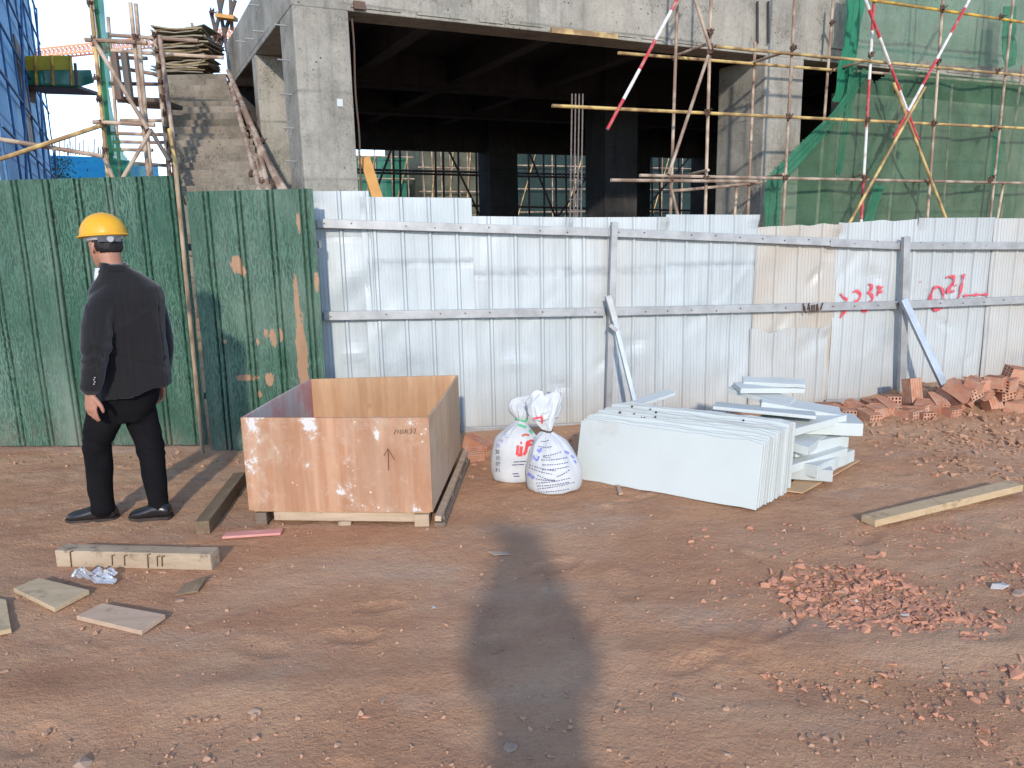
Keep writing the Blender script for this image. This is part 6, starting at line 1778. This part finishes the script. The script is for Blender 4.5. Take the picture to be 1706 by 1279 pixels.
# trousers
tr_m = M()
tr_m.loft([tr(211, 700, .10, .10), tr(211, 680, .150, .125), tr(212, 655, .168, .13), tr(214, 630, .165, .125), tr(215, 610, .15, .11)])
limb(tr_m, [mp(196, 655, 4.15), mp(176, 690, 4.13), mp(163, 730, 4.12), mp(162, 756, 4.13), mp(167, 800, 4.15), mp(171, 836, 4.16), mp(172, 850, 4.16)], [.10, .098, .082, .074, .067, .061, .064], 18, 4)
limb(tr_m, [mp(222, 655, 4.25), mp(234, 690, 4.25), mp(246, 730, 4.24), mp(252, 756, 4.24), mp(259, 800, 4.22), mp(264, 836, 4.21), mp(265, 846, 4.21)], [.10, .092, .078, .071, .063, .057, .059], 18, 4)
fn2 = fabric_noise(5, .005, 9)
def tdisp(co):
    z = co[:, 2]; kz = knL[2]
    return fn2(co) * 1.3 + .0035 * np.sin(z * 62 + co[:, 0] * 60 + 5 * vn3(co[:, 0] * 9, z * 7)) * (np.exp(-((z - kz) / .09) ** 2) + np.exp(-((z - .07) / .05) ** 2) * .7)
remesh_blob('trousers', tr_m, .0085, MAT['trousers'], T, 4, .5, tdisp)
shoe(gp(196, 861), gp(112, 866), .100, 'shoe', T, .10); shoe(gp(286, 859), gp(217, 862), .098, 'shoe', T, .10)
# hair fringe under the helmet
hm = M(); hm.ellipsoid(hc + hu * .020 - hf * .016, [hf * .092, hl * .077, hu * .088], 20, 12)
rg = []
for z, a, b, off in ((.01, .062, .074, -.040), (-.022, .050, .066, -.050), (-.044, .036, .052, -.056)):
    rg.append(ring(hc + hu * z + hf * off, hf * a, hl * b, 18, 2.2))
hm.loft(rg); remesh_blob('hair', hm, .006, MAT['hair'], T, 3, .5, lambda co: .0025 * vn1(co[:, 0] * 160, co[:, 2] * 60))
# hard hat: dome shell, brim, band, rear dial
HH = None
hb = hc + hu * .058 - hf * .004
tiltf = hf * math.cos(-.06) - hu * math.sin(-.06); tiltu = np.cross(tiltf, hl)
rings = []
for t in np.linspace(0, 1, 14):
    a = math.acos(min(t * .985, 1)) if t < 1 else 0.0
    rr = math.cos(math.asin(min(t, 1))) if t < 1 else .02
    rings.append(ring(hb + tiltu * (.118 * t), tiltf * (.132 * max(rr, .04)), hl * (.112 * max(rr, .04)), 40, 2.0))
brim = ring(hb - tiltu * .004 + tiltf * .008, tiltf * .150, hl * .124, 40, 2.0); brim0 = ring(hb - tiltu * .012 + tiltf * .008, tiltf * .150, hl * .124, 40, 2.0)
inner = ring(hb - tiltu * .010, tiltf * .125, hl * .106, 40, 2.0)
mb = M(); mb.loft([inner, brim0, brim] + rings)
hel = part('hard_hat', mb, MAT['helmet'], T, smooth=True, label='scuffed yellow hard hat')
md = hel.modifiers.new('sub', 'SUBSURF'); md.levels = 1; md.render_levels = 1
mb = M(); rd = []
for k, t in enumerate(np.linspace(-2.3, 2.3, 20)):      # ridge over the crown
    pass
bo = []
for zz, k in ((-.002, 1.0), (-.030, 1.0)):
    bo.append(ring(hb + tiltu * zz - tiltf * .004, tiltf * .108, hl * .090, 36, 2.0))
mb = M(); mb.loft(bo); part('head_band', mb, MAT['band'], hel, smooth=True).location = (0, 0, 0)
mb = M(); dv = -(tiltf * .98 - hl * .2); dv /= np.linalg.norm(dv)
p = hb - tiltu * .030 + dv * .100
mb.bar(p - np.cross(dv, UPV) * .055, p + np.cross(dv, UPV) * .055, .018, .026, UPV); part('dial_housing', mb, MAT['band_dark'], hel)
mb = M(); mb.tube(p + dv * .004, p + dv * .022, .016, 18); part('dial', mb, MAT['band'], hel)

# --- the photographer, behind the camera, whose long shadow falls on the dirt
T = thing('person', 'photographer standing behind the camera whose long shadow falls over the dirt', 'person', (.11, -.40, 0))
K = V((.11, -.40, 0)); pj = lambda x, y, z: K + V((x, y, z))
body = M(); head(body, pj(0, .0, 1.57), 90, 1.0, .1); neck_to(body, pj(0, -.02, 1.50), pj(0, -.03, 1.40))
limb(body, [pj(0, -.03, 1.42), pj(0, -.03, 1.2), pj(0, -.03, .95)], [.09, .12, .12], 12, 3)
for sg in (-1, 1):
    limb(body, [pj(0, -.03, 1.38), pj(.19 * sg, -.02, 1.33), pj(.185 * sg, .08, 1.10), pj(.09 * sg, .33, 1.47)], [.05, .05, .042, .03], 10, 4)
    hand(body, pj(.085 * sg, .34, 1.48), V((-.35 * sg, .12, .9)), V((.6 * sg, -.5, .2)), V((-.8 * sg, -.1, -.2)), .9, .5)
    limb(body, [pj(.0, -.03, .95), pj(.10 * sg, -.03, .9), pj(.13 * sg, -.02, .48), pj(.14 * sg, -.04, .06)], [.1, .08, .05, .04], 10, 3)
remesh_blob('body', body, .007, MAT['skin'], T, 5)
jk = M()
jk.loft([ring(pj(0, -.03, z), V((a, 0, 0)), V((0, b, 0)), 24, 2.5) for z, a, b in ((.74, .160, .13), (.95, .155, .13), (1.15, .165, .13), (1.3, .19, .12), (1.38, .165, .10), (1.43, .09, .08), (1.47, .07, .07))])
for sg in (-1, 1): limb(jk, [pj(.14 * sg, -.03, 1.34), pj(.18 * sg, -.02, 1.31), pj(.19 * sg, .08, 1.10), pj(.10 * sg, .30, 1.43)], [.075, .072, .055, .045], 16, 4)
remesh_blob('jacket', jk, .012, MAT['suit'], T, 4, .5, fabric_noise(9, .005, 6))
tm = M(); tm.loft([ring(pj(0, -.03, z), V((a, 0, 0)), V((0, b, 0)), 24, 2.5) for z, a, b in ((.74, .165, .13), (.86, .165, .13), (.98, .15, .12))])
for sg in (-1, 1): limb(tm, [pj(.09 * sg, -.03, .86), pj(.11 * sg, -.03, .7), pj(.13 * sg, -.02, .48), pj(.14 * sg, -.04, .1)], [.11, .10, .08, .07], 16, 4)
remesh_blob('trousers', tm, .012, MAT['trousers'], T, 4, .5, fabric_noise(12, .005, 8))
for sg in (-1, 1): shoe(pj(.14 * sg, -.12, gz(K)), pj(.16 * sg, .17, gz(K)), .1, 'shoe', T)
mb = M(); mb.ellipsoid(pj(0, -.02, 1.63), [(.105, 0, 0), (0, .115, 0), (0, 0, .085)], 18, 10); part('hair', mb, MAT['hair'], T, smooth=True)
PH = thing('phone', 'black phone held up by the photographer', 'phone', (0, -.045, 1.50))
mb = M(); mb.box((0, -.045, EYE - .005), (.155, .008, .075)); part('case', mb, MAT['pole_dark'], PH, bevel=.003)
mb = M(); mb.box((0, -.0505, EYE - .005), (.145, .002, .067)); part('screen', mb, MAT['shoe'], PH)
